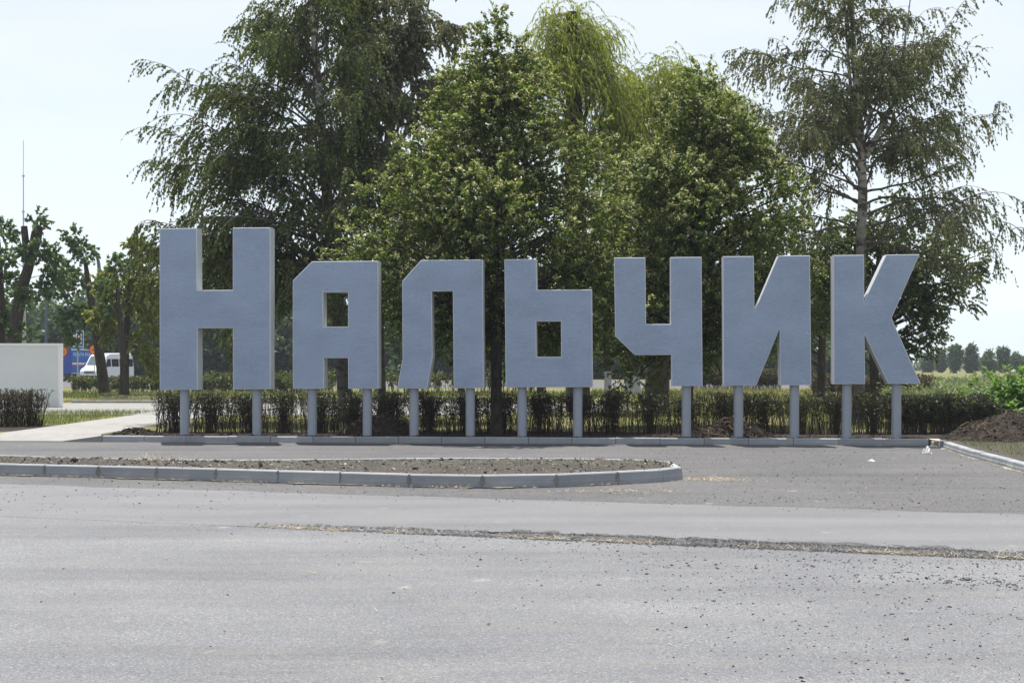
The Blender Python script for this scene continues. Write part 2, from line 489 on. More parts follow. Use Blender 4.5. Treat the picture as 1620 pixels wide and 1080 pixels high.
def lane():
    g = Geo()
    xs = np.concatenate([np.arange(-45, -9, 1.0), np.arange(-9, 10, 0.03), np.arange(10, 45, 1.0)])
    h = 0.005 + 0.034 * np.clip((xs + 3.6) / 4.0, 0, 1)
    jag = np.cumsum(rng.normal(0, 0.012, len(xs))); jag -= np.convolve(jag, np.ones(61) / 61, 'same')
    jag += rng.normal(0, 0.012, len(xs))
    amp = np.clip((xs + 5) / 5, 0.25, 1)
    fy = FRONT(xs) + jag * amp
    ry = REAR(xs) + np.convolve(rng.normal(0, 0.15, len(xs)), np.ones(25) / 25, 'same')
    rows = []
    rows.append(np.stack([xs, fy, np.full(len(xs), -0.01)], 1))
    rows.append(np.stack([xs, fy + 0.02 * amp + rng.uniform(0, .03, len(xs)) * amp, h * rng.uniform(0.3, 0.7, len(xs))], 1))
    rows.append(np.stack([xs, fy + 0.09 * amp + rng.uniform(0, .06, len(xs)) * amp, h * rng.uniform(0.82, 1.0, len(xs))], 1))
    for s in (0.052, 0.085, 0.3, 0.6, 0.85, 1.0):
        jy = (np.convolve(rng.normal(0, .10, len(xs)), np.ones(5) / 5, 'same') + .03 * np.sin(xs * 3.7)) if s < .1 else 0
        rows.append(np.stack([xs, fy + (ry - fy) * s + jy, h * (1 - s) ** 0.8 + 0.012], 1))
    n = len(xs)
    q = [(r * n + i, r * n + i + 1, (r + 1) * n + i + 1, (r + 1) * n + i) for r in range(len(rows) - 1) for i in range(n - 1)]
    q = np.array(q).reshape(len(rows) - 1, n - 1, 4)
    mid = (xs[:-1] + xs[1:]) / 2
    dark = (mid > -2.6 + rng.normal(0, .3, n - 1)) & (mid < 10)
    wob = np.sin(mid * 2.3) + np.sin(mid * 6.1 + 1) + .8 * np.sin(mid * 17) + rng.normal(0, .35, n - 1) + np.clip(mid * .35, -1, .6)
    V = np.concatenate(rows); g.v.append(V); g.n += len(V)
    for r_ in range(len(rows) - 1):
        k = dark & ((r_ < 2) | ((r_ == 2) & (wob > -1.2)) | ((r_ == 3) & (wob > 1.0)))
        for m_, sel in ((0, ~k), (1, k)):
            if sel.any(): g.q.append(q[r_][sel]); g.qm.append(np.full(sel.sum(), m_))
    return tag(g.obj('traffic_lane', [M['road_new'], M['road_edge']], smooth=False), kind='structure')
lane()

# park ground behind the kerbs, one level sheet 0.14 m above the road
RK = [on_z(1483, 706)[:2], on_z(1522, 720)[:2], on_z(1573, 734.5)[:2], on_z(1620, 748)[:2], (8.1, 18.0), (7.6, 8.0), (7.3, -20.0)]
park = [(-90, row_y(-90, 1.3)), (-15.0, row_y(-15.0, .16)), (-14.2, 34.22), (-9.9, 34.22), (-9.7, row_y(-9.7, .16)), (9.3, row_y(9.3, .16))] + [(x + .14, y + .05) for x, y in RK] + [(120, -20), (8800, 600), (8800, 9100), (-8800, 9100), (-8800, 600)]
sheet('park_lawn', park, M['lawn'], 0.14)
# dark planting bed under the letters
sheet('planting_bed', [(-9.75, row_y(-9.75, .15)), (9.4, row_y(9.4, .15)), (11.9, 35.0), (9.0, 35.3), (-8.6, 35.5), (-9.75, 35.2)], M['soil_dark'], 0.146)
sheet('verge_soil', [(9.62, 31.75), (8.72, 23.9), (8.36, 20.0), (16, 20), (16, 33.5), (12, 34.6)], M['soil_dry'], 0.1435)
sheet('hedge_bed', [(-17.5, 36.4), (-13.0, 35.2), (-12.5, 36.0), (-12.55, 39.2), (-17.5, 38.6)], M['soil_dark'], 0.1445)
# paved cross path and the footpath that leads to it
cp = [(-40, 49.0), (-12.5, 47.2), (-9.9, 47.0), (-3.5, 46.5), (4.5, 52.5), (4.5, 58.0), (-3.0, 61.0), (-40, 61.4)]
M['paving'] = concrete('grey_paving', (0.215, 0.21, 0.20), 0.15, (0.2, 0.19, 0.17), 0.05, 0.6)
sheet('cross_path', cp, M['paving'], 0.148)
def footpath():
    e = tag(bpy.data.objects.new('footpath', None), kind='structure'); col.objects.link(e)
    L_, R_ = -12.45, -9.85
    ys = [34.2, 36.6, 39.0, 41.4, 43.8, 47.02]
    for a, b in zip(ys[:-1], ys[1:]):
        g = Geo(); box(g, L_, R_ - 0.02, a + .006, b - .006, 0.02, 0.152); g.obj('slab', M['path'], e)
    # the ramp down to the road
    g = Geo()
    y0l, y0m, y0r = row_y(L_ - 2.5, -.02), row_y(-10.55, -.02), row_y(R_ + .2, -.02)
    v = [(L_ - 2.5, y0l, .016), (-10.55, y0m, .024), (R_ + .22, y0r, .150), (R_ - .02, 34.19, .152), (L_, 34.19, .152), (L_ - 1.4, 34.19, .148)]
    g.add(v, t=[(0, 1, 5), (1, 4, 5), (1, 3, 4), (1, 2, 3)])
    vb = [(x, y, -.02) for x, y, z in v]
    g.add(v[:3] + vb[:3], [(3, 4, 1, 0), (4, 5, 2, 1)])
    g.obj('ramp', M['path'], e)
footpath()

# ------------------------------------------------------------------ kerbs, stone by stone
def stone_mesh(Ln, w, h, z0, ch=0.018, mat='kerb', h2=None):
    """kerb stone along +x, front face at y = 0"""
    g = Geo()
    h2 = h if h2 is None else h2
    prof = lambda hh: [(0, z0), (0.0, hh * 0.42), (0.008, hh * 0.46), (0.012, hh - ch), (0.012 + ch, hh), (w - .01, hh), (w, hh - .012), (w, z0)]
    a, b = prof(h), prof(h2)
    k = len(a)
    v = [(0, y, z) for y, z in a] + [(Ln, y, z) for y, z in b]
    g.add(v, [(i, k + i, k + (i + 1) % k, (i + 1) % k) for i in range(k)])
    g.add([(0, y, z) for y, z in a], t=[(0, i, i + 1) for i in range(1, k - 1)])
    g.add([(Ln, y, z) for y, z in b], t=[(0, i + 1, i) for i in range(1, k - 1)])
    return g.mesh('kerb_stone', M[mat])

def kerb_run(pts, w, h, gap=0.012, z0=-0.05, flip=False, jitter=0.004):
    """kerb of stones whose joints are the given points; front face on the right of the walking direction"""
    e = tag(bpy.data.objects.new('kerb', None), kind='structure'); col.objects.link(e)
    cache = {}
    for a, b in zip(pts[:-1], pts[1:]):
        a, b = np.array(a[:2], float), np.array(b[:2], float)
        Ln = np.linalg.norm(b - a)
        key = round(Ln, 2)
        if key not in cache: cache[key] = stone_mesh(Ln - gap, w, h, z0)
        d = (b - a) / Ln
        p = a + d * gap / 2
        part('kerb_stone', cache[key], e, (p[0], p[1] + random.uniform(-jitter, jitter), random.uniform(-jitter, jitter)), (random.uniform(-.012, .012), random.uniform(-.004, .004), math.atan2(d[1], d[0]) + random.uniform(-.006, .006)))
    return e

X0 = -9.6
kr = [(X0 + i * UROW[0], row_y(X0 + i * UROW[0])) for i in range(20)]
kerb_letters = kerb_run(kr, 0.15, 0.152)
g = Geo()   # lowered end stone that tapers into the footpath ramp
me = stone_mesh(0.98, 0.15, 0.02, -0.05, 0.006, h2=0.15)
part('kerb_stone', me, kerb_letters, (X0 - 0.99 * UROW[0], row_y(X0 - 0.99 * UROW[0]), 0), (0, 0, math.atan2(UROW[1], UROW[0])))
# joint filler strips between kerb and bed come from the soil; a poured corner patch at the right end
g = Geo()
c0 = np.array([9.42, row_y(9.42)]); c1 = np.array(RK[0])
g.add([(9.40, row_y(9.4) - .03, -.02), (9.60, c1[1] - .06, -.02), (9.66, c1[1] + .2, -.02), (9.40, row_y(9.4) + .2, -.02),
       (9.42, row_y(9.4) + .0, .13), (9.54, c1[1] + .0, .135), (9.60, c1[1] + .18, .15), (9.40, row_y(9.4) + .16, .152)],
      [(0, 1, 5, 4), (1, 2, 6, 5), (2, 3, 7, 6), (3, 0, 4, 7), (4, 5, 6, 7)])
g.obj('mortar', plain('pale_mortar', (0.62, 0.58, 0.5), 0.9, var=0.15), kerb_letters)

def resample(pts, step, n=400):
    pts = np.array([p[:2] for p in pts], float)
    seg = np.linalg.norm(np.diff(pts, axis=0), axis=1); s = np.concatenate([[0], np.cumsum(seg)])
    t = np.arange(0, s[-1] + 1e-6, step)
    return np.stack([np.interp(t, s, pts[:, 0]), np.interp(t, s, pts[:, 1])], 1)

kerb_right = kerb_run([tuple(p) for p in resample(RK[:6], 0.5)][::1], 0.16, 0.15)
# (walking towards the camera puts the front face on the left, so turn the stones)
for o in kerb_right.children:
    pass

FB = [(-500, 737), (-300, 743), (-100, 749.5), (0, 752.6), (156, 756.3), (339, 761.8), (543, 767.5), (645, 771), (747, 773), (883, 771.3), (978, 766.8), (1049, 762.5), (1080, 758.5)]
fbx, fby = np.array(FB).T
JX = [-470, -375, -283, -193, -103, -16, 70, 155, 247, 341, 439, 537, 647, 763, 881, 978, 1049, 1080]
front = [on_z(x, np.interp(x, fbx, fby))[:2] for x in JX]
BT = [(0, 719), (100, 722.5), (250, 726), (400, 726.5), (543, 725.2), (733, 723.3), (951, 724), (1046, 727.6), (1062, 729.5)]
back = [np.array([-17.5, 28.3])] + [on_z(x, y, 0.2)[:2] for x, y in BT]
kerb_front = kerb_run(front, 0.15, 0.20)
kerb_tip = kerb_run([front[-1], back[-1]], 0.15, 0.20)
bk = resample(back[::-1], 0.98)
kerb_back = kerb_run(bk, 0.15, 0.20)
# mortar smeared over the joints of the island kerb
def smear(x, yb):
    p = on_z(x, yb)
    g = Geo(); n = 9
    zs = np.linspace(0.004, 0.197, n); wd = np.interp(zs, [0, .055, .075, .10, .15, .2], [.006, .008, .045, .042, .03, .014]) * rng.uniform(.75, 1.25, n)
    l = np.stack([-wd, np.where(zs > .185, .014, np.where(zs > 0.09, .0065, -.0035)), zs], 1); r = l.copy(); r[:, 0] = wd * rng.uniform(.7, 1.2, n)
    g.add(np.concatenate([l, r]), [(i, n + i, n + i + 1, i + 1) for i in range(n - 1)])
    o = g.obj('mortar', M['mortar'], kerb_front); o.location = p
    k = JX.index(x); d = front[min(k + 1, len(front) - 1)] - front[k - 1]
    o.rotation_euler = (0, 0, math.atan2(d[1], d[0]))
for x in JX[3:-2]:
    smear(x, np.interp(x, fbx, fby))

# far kerbs along the cross path
for y, x0, x1 in ((61.3, -19, 3.0), (69.0, -20, 1.0)):
    kerb_run([(x, y) for x in np.arange(x0, x1, 1.0)], 0.15, 0.25, z0=0.1)

# island soil
def island():
    g = Geo()
    fr = np.array(front); bkk = np.array(back)
    n, m = 260, 16
    def rs(c):
        s = np.concatenate([[0], np.cumsum(np.linalg.norm(np.diff(c, axis=0), axis=1))]); t = np.linspace(0, s[-1], n)
        return np.stack([np.interp(t, s, c[:, 0]), np.interp(t, s, c[:, 1])], 1)
    a, b = rs(fr), rs(bkk)
    a[:, 1] += 0.13; b[:, 1] -= 0.12; a[-6:, 0] -= .1; b[-6:, 0] -= .1
    v = np.linspace(0, 1, m)
    P = a[:, None] + (b - a)[:, None] * v[None, :, None]
    wdt = np.linalg.norm(b - a, axis=1)[:, None]
    z = 0.175 + 0.05 * np.sin(np.pi * v)[None] * np.clip(wdt / 2.2, 0.2, 1) + rng.normal(0, 0.012, (n, m))
    V = np.concatenate([P, z[:, :, None]], 2).reshape(-1, 3)
    q = [(i * m + j, (i + 1) * m + j, (i + 1) * m + j + 1, i * m + j + 1) for i in range(n - 1) for j in range(m - 1)]
    g.add(V, q)
    tag(g.obj('island_soil', M['soil_dry'], smooth=True), kind='structure')
    return P, z
IP, IZ = island()

# ------------------------------------------------------------------ scattered stuff on the ground
OCT_V = np.array([(1, 0, 0), (-1, 0, 0), (0, 1, 0), (0, -1, 0), (0, 0, 1), (0, 0, -0.6)], float)
OCT_T = np.array([(0, 2, 4), (2, 1, 4), (1, 3, 4), (3, 0, 4), (2, 0, 5), (1, 2, 5), (3, 1, 5), (0, 3, 5)])
def stones(g, p, size, m=0):
    n = len(p)
    V = OCT_V[None] * rng.uniform(0.6, 1.15, (n, 6, 1))
    q1 = rand_dir(n); q2 = nrm(np.cross(q1, rand_dir(n))); q3 = np.cross(q1, q2)
    V = V[:, :, :1] * q1[:, None] + V[:, :, 1:2] * q2[:, None] * .85 + V[:, :, 2:] * q3[:, None] * .75
    V = V * np.array([1.1, 1.0, .62]) * np.asarray(size)[:, None, None] + p[:, None, :]
    g.add(V.reshape(-1, 3), t=(OCT_T[None] + 6 * np.arange(n)[:, None, None]).reshape(-1, 3), m=m)

def crumbs():
    g = Geo()
    # dense band in front of and on the lane's broken edge
    n = 15000
    X = rng.uniform(-3.2, 9.0, n); keep = rng.random(n) < np.clip((X + 3.2) / 3.6, 0.05, 1); X = X[keep]; n = len(X)
    d = np.where(rng.random(n) < .3, -np.abs(rng.normal(0, .05, n)), np.abs(rng.normal(0, 0.17, n)))
    z = np.where(d > 0.07, 0.012 + 0.035 * np.clip((X + 3.6) / 4, 0, 1), 0.003)
    s = rng.gamma(2.2, 0.0021, n) + 0.003
    stones(g, np.stack([X, FRONT(X) + d, z], 1), np.clip(s, .003, .018))
    # strewn over the foreground, thicker to the right and close to the edge
    n = 9500
    X = rng.uniform(-5.5, 7.5, n); d = rng.exponential(1.5, n)
    keep = rng.random(n) < np.clip(0.10 + 0.9 * (X + 2.0) / 5.5, 0.03, 1) * np.clip(.45 + .5 * np.sin(X * 2.1 + d * 1.3) * np.sin(d * 4.0 - X * .9 + 1) + .25 * np.sin(d * 9 + X), .06, 1) ; X, d = X[keep], d[keep]
    s = rng.gamma(1.3, 0.0040, len(X)) + 0.003
    stones(g, np.stack([X, FRONT(X) - 0.08 - d, np.full(len(X), 0.003)], 1), np.clip(s, .003, .028))
    n = 260
    X = rng.normal(4.0, 0.6, n); Y = rng.normal(12.0, .16, n) - 0.25 * (X - 4.1)
    stones(g, np.stack([X, Y, np.full(n, .003)], 1), rng.gamma(2, .004, n) + .004)
    n = 900
    X = rng.uniform(1.0, 4.2, n); Y = rng.uniform(7.3, 13.0, n)
    stones(g, np.stack([X, Y, np.full(n, .003)], 1), rng.gamma(1.5, .0028, n) + .003)
    # on the lane and the parking area
    n = 1500
    X = rng.uniform(-9, 9, n); f = rng.random(n) ** 0.8
    Y = FRONT(X) + 0.3 + f * (REAR(X) - FRONT(X) + 1.5)
    stones(g, np.stack([X, Y, np.full(n, .018)], 1), rng.gamma(1.6, .0036, n) + .004)
    n = 800
    X = rng.uniform(2.9, 9, n); Y = rng.uniform(18, 31, n)
    stones(g, np.stack([X, Y, np.full(n, .01)], 1), rng.gamma(1.6, .005, n) + .004)
    tag(g.obj('asphalt_crumbs', M['crumb']), kind='stuff')
    g = Geo()
    n = 500
    X = rng.uniform(-5, 6, n); Y = rng.uniform(7.5, 31, n)
    stones(g, np.stack([X, Y, np.full(n, .012)], 1), rng.gamma(1.4, .003, n) + .003)
    k = rng.integers(40, 258, 2600); j = rng.integers(1, 15, 2600)
    p = np.concatenate([IP[k, j] + rng.normal(0, .05, (2600, 2)), IZ[k, j][:, None] + .004], 1)
    stones(g, p, rng.gamma(1.6, .006, 2600) + .004)
    tag(g.obj('gravel', M['stone']), kind='stuff')
    g = Geo()
    p = np.concatenate([IP[k, j] + rng.normal(0, .08, (2600, 2)), IZ[k, j][:, None] + .004], 1)[:1500]
    stones(g, p, rng.gamma(1.8, .009, 1500) + .006)
    q = np.stack([rng.uniform(-9.4, 9.4, 2500), np.zeros(2500), np.full(2500, .15)], 1)
    q[:, 1] = [row_y(x, .17 + abs(rng.normal(0, .5))) for x in q[:, 0]]
    stones(g, q, rng.gamma(1.8, .011, 2500) + .006)
    for px in (288, 403, 491, 578.6, 653, 742.5, 825, 913.5, 1086.5, 1169.5, 1258.5, 1341.8, 1421):
        X = (px - CX) / F * 32.9; q = np.stack([rng.normal(X, .10, 26), np.zeros(26), np.full(26, .155)], 1)
        q[:, 1] = [row_y(x, .19) for x in q[:, 0]] + rng.normal(0, .03, 26)
        stones(g, q, rng.gamma(2, .009, 26) + .008)
    tag(g.obj('soil_clods_debris', M['soil_dark']), kind='stuff')
crumbs()

def blades(g, p, hgt, wid, lean=0.35, m=0, flat=False, lo=0.2):
    """thin triangular blades"""
    n = len(p)
    a = rng.uniform(0, 6.28, n)
    s = np.stack([np.cos(a), np.sin(a), np.zeros(n)], 1)
    up = np.tile([0, 0, 1.0], (n, 1)) + rng.normal(0, lean, (n, 3))
    if flat: up[:, 2] = np.abs(rng.normal(0, 0.12, n))
    up = nrm(up)
    h = (np.ones(n) * hgt * rng.uniform(1 - lo * 2, 1 + lo, n))[:, None]
    w_ = np.ones((n, 1)) * wid
    bend = np.cross(s, [0, 0, 1.0]) * rng.uniform(-.3, .3, (n, 1)) * h
    if flat:
        s = nrm(np.cross(up, rand_dir(n))); bend = bend * 0.3; bend[:, 2] = 0
    v = np.stack([p - s * w_ / 2, p + s * w_ / 2, p + up * h * .55 + s * w_ * .4, p + up * h * .55 - s * w_ * .4, p + up * h + bend], 1).reshape(-1, 3)
    b = 5 * np.arange(n)[:, None]
    g.add(v, np.array([[0, 1, 2, 3]]) + b, (np.array([[3, 2, 4]]) + b), m=m)

def straw():
    g = Geo()
    n = 3400
    X = rng.uniform(-3.0, 8.0, n); X = X[np.sin(X * 2.1) + np.sin(X * 5.3 + 1) + rng.normal(0, .7, n) > .1]; n = len(X)
    p = np.stack([X, FRONT(X) - 0.035 + rng.normal(0, .03, n), np.full(n, .006) + rng.random(n) * .02], 1)
    blades(g, p, 0.07, 0.005, flat=True, lo=.4)
    n = 40
    X = rng.uniform(2.5, 5.5, n); p = np.stack([X, FRONT(X) - .03, np.full(n, .004)], 1)
    blades(g, p, 0.08, 0.006, lean=.5)
    # along the island kerb
    n = 1700
    x = rng.uniform(-60, 1010, n); x = x[np.sin(x * .021) + np.sin(x * .055) + rng.normal(0, .7, n) > .2]; n = len(x); pts = np.array([on_z(a, b) for a, b in zip(x, np.interp(x, fbx, fby))])
    pts[:, 1] -= np.abs(rng.normal(0.03, .035, n)); pts[:, 2] = .016 + rng.random(n) * .012
    blades(g, pts, 0.06, 0.006, flat=True, lo=.4)
    n = 500
    p = np.stack([rng.normal(3.15, .28, n), rng.normal(22.5, .22, n), np.full(n, .012)], 1)
    blades(g, p, .07, .006, flat=True)
    n = 260
    p = np.stack([rng.normal(1.6, .5, n), rng.normal(20.4, .15, n), np.full(n, .014)], 1)
    blades(g, p, .08, .006, flat=True)
    # along the right-hand kerb and a tuft on the island
    n = 700; t = rng.random(n)
    a, b = np.array(RK[0]), np.array(RK[3])
    xy = a + (b - a) * t[:, None]; xy[:, 0] -= np.abs(rng.normal(.03, .04, n))
    blades(g, np.concatenate([xy, np.full((n, 1), .012)], 1), .06, .006, flat=True)
    n = 150; c = on_z(250, 725, .22)
    blades(g, c + rng.normal(0, 1, (n, 3)) * [.25, .1, .01], .12, .006, lean=.8)
    n = 160
    p = np.stack([rng.uniform(-4, 7, n), rng.uniform(8, 30, n), np.full(n, .012)], 1)
    blades(g, p, .08, .005, flat=True)
    tag(g.obj('straw', M['straw']), kind='stuff')
straw()

def sand():
    g = Geo()
    def ribbon(pts, w0, z):
        n = len(pts)
        wd = np.clip(np.convolve(rng.normal(w0 * .5, w0 * 1.3, n), np.ones(5) / 5, 'same') + w0 * .5 * np.sin(np.arange(n) * .13), .003, .2)
        t = nrm(np.gradient(pts, axis=0)); nn = np.stack([t[:, 1], -t[:, 0]], 1)
        a = pts; b = pts + nn * wd[:, None]
        v = np.concatenate([np.c_[a, np.full(n, z)], np.c_[b, np.full(n, z)]])
        g.add(v, [(i, n + i, n + i + 1, i + 1) for i in range(n - 1)])
    ribbon(resample([f for f in front[2:-3]], .06), .07, .024)
    ribbon(resample(RK[:5], .06), .05, .010)
    ribbon(resample([(-9.6, row_y(-9.6) - .01), (-4, row_y(-4) - .01)], .06), .06, .0105)
    tag(g.obj('sand', M['sand']), kind='stuff')
sand()

# ------------------------------------------------------------------ the seven letters
LET = [
 ('Н', 'tall blue-grey capital letter Н at the start of the town name, on two poles',
  [(252.5,361.8),(311.3,360.6),(311.8,458.9),(368.3,458.5),(368.3,360.2),(427.7,359.8),(427.7,615.4),(368.6,615.9),(368.4,518.5),(312.3,518.8),(312.5,616.2),(252.7,616.4)], [], (288, 403)),
 ('А', 'blue-grey letter А with a cut corner and square window, beside the tall Н',
  [(463.2,443.8),(493.5,413.5),(598.3,412.6),(598.6,614.6),(550.9,614.8),(550.7,566.2),(512.5,566.2),(512.6,614.9),(463.3,615)], [[(511.1,462),(550.5,461.7),(550.6,516.5),(511.4,516.7)]], (491, 578.6)),
 ('Л', 'blue-grey letter Л with a slanting foot, between the letters А and Ь',
  [(636.3,444.4),(665.9,411.5),(763.8,410.5),(765.2,613.6),(717.8,613.8),(716.4,460.4),(683,460.7),(684.3,564.2),(675.7,614.5),(628.3,614.4),(636.9,567.3)], [], (653, 742.5)),
 ('Ь', 'blue-grey soft sign Ь with a square window and raised stem, in the middle of the word',
  [(798,410.2),(848.4,409.8),(849.3,458.4),(936.5,457.9),(937.7,612),(800.1,612.6)], [[(848.4,508.3),(887.4,508.1),(887.8,564.1),(848.7,564.3)]], (825, 913.5)),
 ('Ч', 'blue-grey letter Ч standing on one single pole',
  [(971.4,407.5),(1020.9,407.2),(1022.1,512.4),(1060.7,512.4),(1060.4,406.8),(1109.9,406.4),(1111.4,610.3),(1062.5,610.7),(1062.2,561.2),(1004.4,561.4),(973.2,531.5)], [], (1086.5,)),
 ('И', 'blue-grey letter И with a diagonal bar, between the letters Ч and К',
  [(1143.5,405.4),(1192.4,405.2),(1193.6,493),(1231.5,404.4),(1281.4,404),(1283.5,608.8),(1234,609.2),(1233.4,519.9),(1196.4,609.4),(1144.7,609.6)], [], (1169.5, 1258.5)),
 ('К', 'blue-grey letter К with two slanting arms, last of the town name',
  [(1318.5,403.6),(1366.7,403.1),(1367,477),(1402.2,402.8),(1454.8,402.3),(1410.4,503.3),(1456.7,606.6),(1405.6,607),(1367.8,530),(1368.5,607.2),(1318.9,607.5)], [], (1341.8, 1421)),
]
LT = 0.42                       # thickness of the letter boxes
PL0 = np.array([0, 32.6, 0]) + NROW * 0.13
def on_plane(px, py):
    d = np.array([(px - CX) / F, 1.0, -(py - HY) / F])
    t = (PL0 - np.array([0, 0, CH])) @ NROW / (d @ NROW)
    return np.array([0, 0, CH]) + d * t
def to_row(p):
    return ((p - PL0) @ UROW, p[2])
M['trim'] = plain('pale_edge_trim', (0.55, 0.59, 0.64), 0.45, 0.5, var=.05)
def inset(poly, dist):
    """polygon moved inwards for an outline, outwards for a hole"""
    P = np.array(poly, float); n = len(P)
    area = 0.5 * sum(P[i][0] * P[(i + 1) % n][1] - P[(i + 1) % n][0] * P[i][1] for i in range(n))
    sg = 1 if area > 0 else -1
    o = []
    for i in range(n):
        a, b, c = P[i - 1], P[i], P[(i + 1) % n]
        d1, d2 = (b - a) / np.linalg.norm(b - a), (c - b) / np.linalg.norm(c - b)
        n1, n2 = np.array([-d1[1], d1[0]]) * sg, np.array([-d2[1], d2[0]]) * sg
        m = (n1 + n2); m = m / max(np.linalg.norm(m), 1e-6)
        o.append(tuple(b + m * dist / max(m @ n1, .35)))
    return o
ang_row = math.atan2(UROW[1], UROW[0])
for ch, label, outer, holes, poles in LET:
    lo = [to_row(on_plane(*p)) for p in outer]
    hs = [[to_row(on_plane(*p)) for p in h] for h in holes]
    uc = sum(p[0] for p in lo) / len(lo)
    base = PL0 + UROW * uc
    e = empty('sign_letter', (base[0], base[1], 0.146), label, 'letter', 'letters of the town name sign', ang_row)
    sh = lambda l: [(u - uc, z - 0.146) for u, z in l]
    lo, hs = sh(lo), [sh(h) for h in hs]
    ilo, ihs = inset(lo, .015), [inset(h, -.015) for h in hs]
    g = Geo(); prism_poly(g, ilo, -0.002, 0.004, 0, holes=ihs); g.obj('face_panel', M['panel'], e)
    g = Geo()
    for a_, b_ in zip([lo] + hs, [ilo] + ihs):
        k = len(a_)
        v = [(p[0], .004, p[1]) for p in a_] + [(p[0], -.004, p[1]) for p in b_] + [(p[0], .004, p[1]) for p in b_]
        g.add(v, [(i, (i + 1) % k, k + (i + 1) % k, k + i) for i in range(k)] + [(k + i, k + (i + 1) % k, 2 * k + (i + 1) % k, 2 * k + i) for i in range(k)])
    g.obj('edge_trim', M['trim'], e)
    g = Geo(); prism_poly(g, lo, LT - 0.004, LT + .003, 0, holes=hs); g.obj('rear_panel', M['panel'], e)
    g = Geo(); sides(g, [lo] + [h[::-1] for h in hs], 0.004, LT - 0.004); g.obj('edging', M['return'], e)
    zb = min(p[1] for p in lo)
    for px in poles:
        p = on_plane(px, 650)
        u = to_row(p)[0] - uc
        g = Geo()
        K = 28; a = np.arange(K) * 2 * math.pi / K
        P = np.array([(u, LT * .5, z) for z in (-0.12, zb + 0.004)])
        tubes(g, P, np.full(2, 0.1085), 28)
        g.obj('support_pole', M['pole'], e, smooth=True)

# ------------------------------------------------------------------ trees
def crown_leaves_on(g, P, per, L_, W_, m=0, s0=0.1, droop=0.5, spread=0.8, jit=0.0, nb=0.0, tri=False):
    """per leaves on each of the given twigs"""
    n = len(P)
    i = np.repeat(np.arange(n), per); s = rng.uniform(s0, 1, n * per)
    p, t = along(P, i, s)
    d = t * 0.5 + rand_dir(len(p)) * spread + np.array([0, 0, -droop])
    k = rng.uniform(.75, 1.25, len(p))
    if jit: p = p + rng.normal(0, jit, p.shape)
    (tri_leaves if tri else leaves)(g, p, d, L_ * k, W_ * k, m, nb=nb)

def tree_root(name, base, label, cat, group=None):
    return empty(name, tuple(base), label, cat, group)

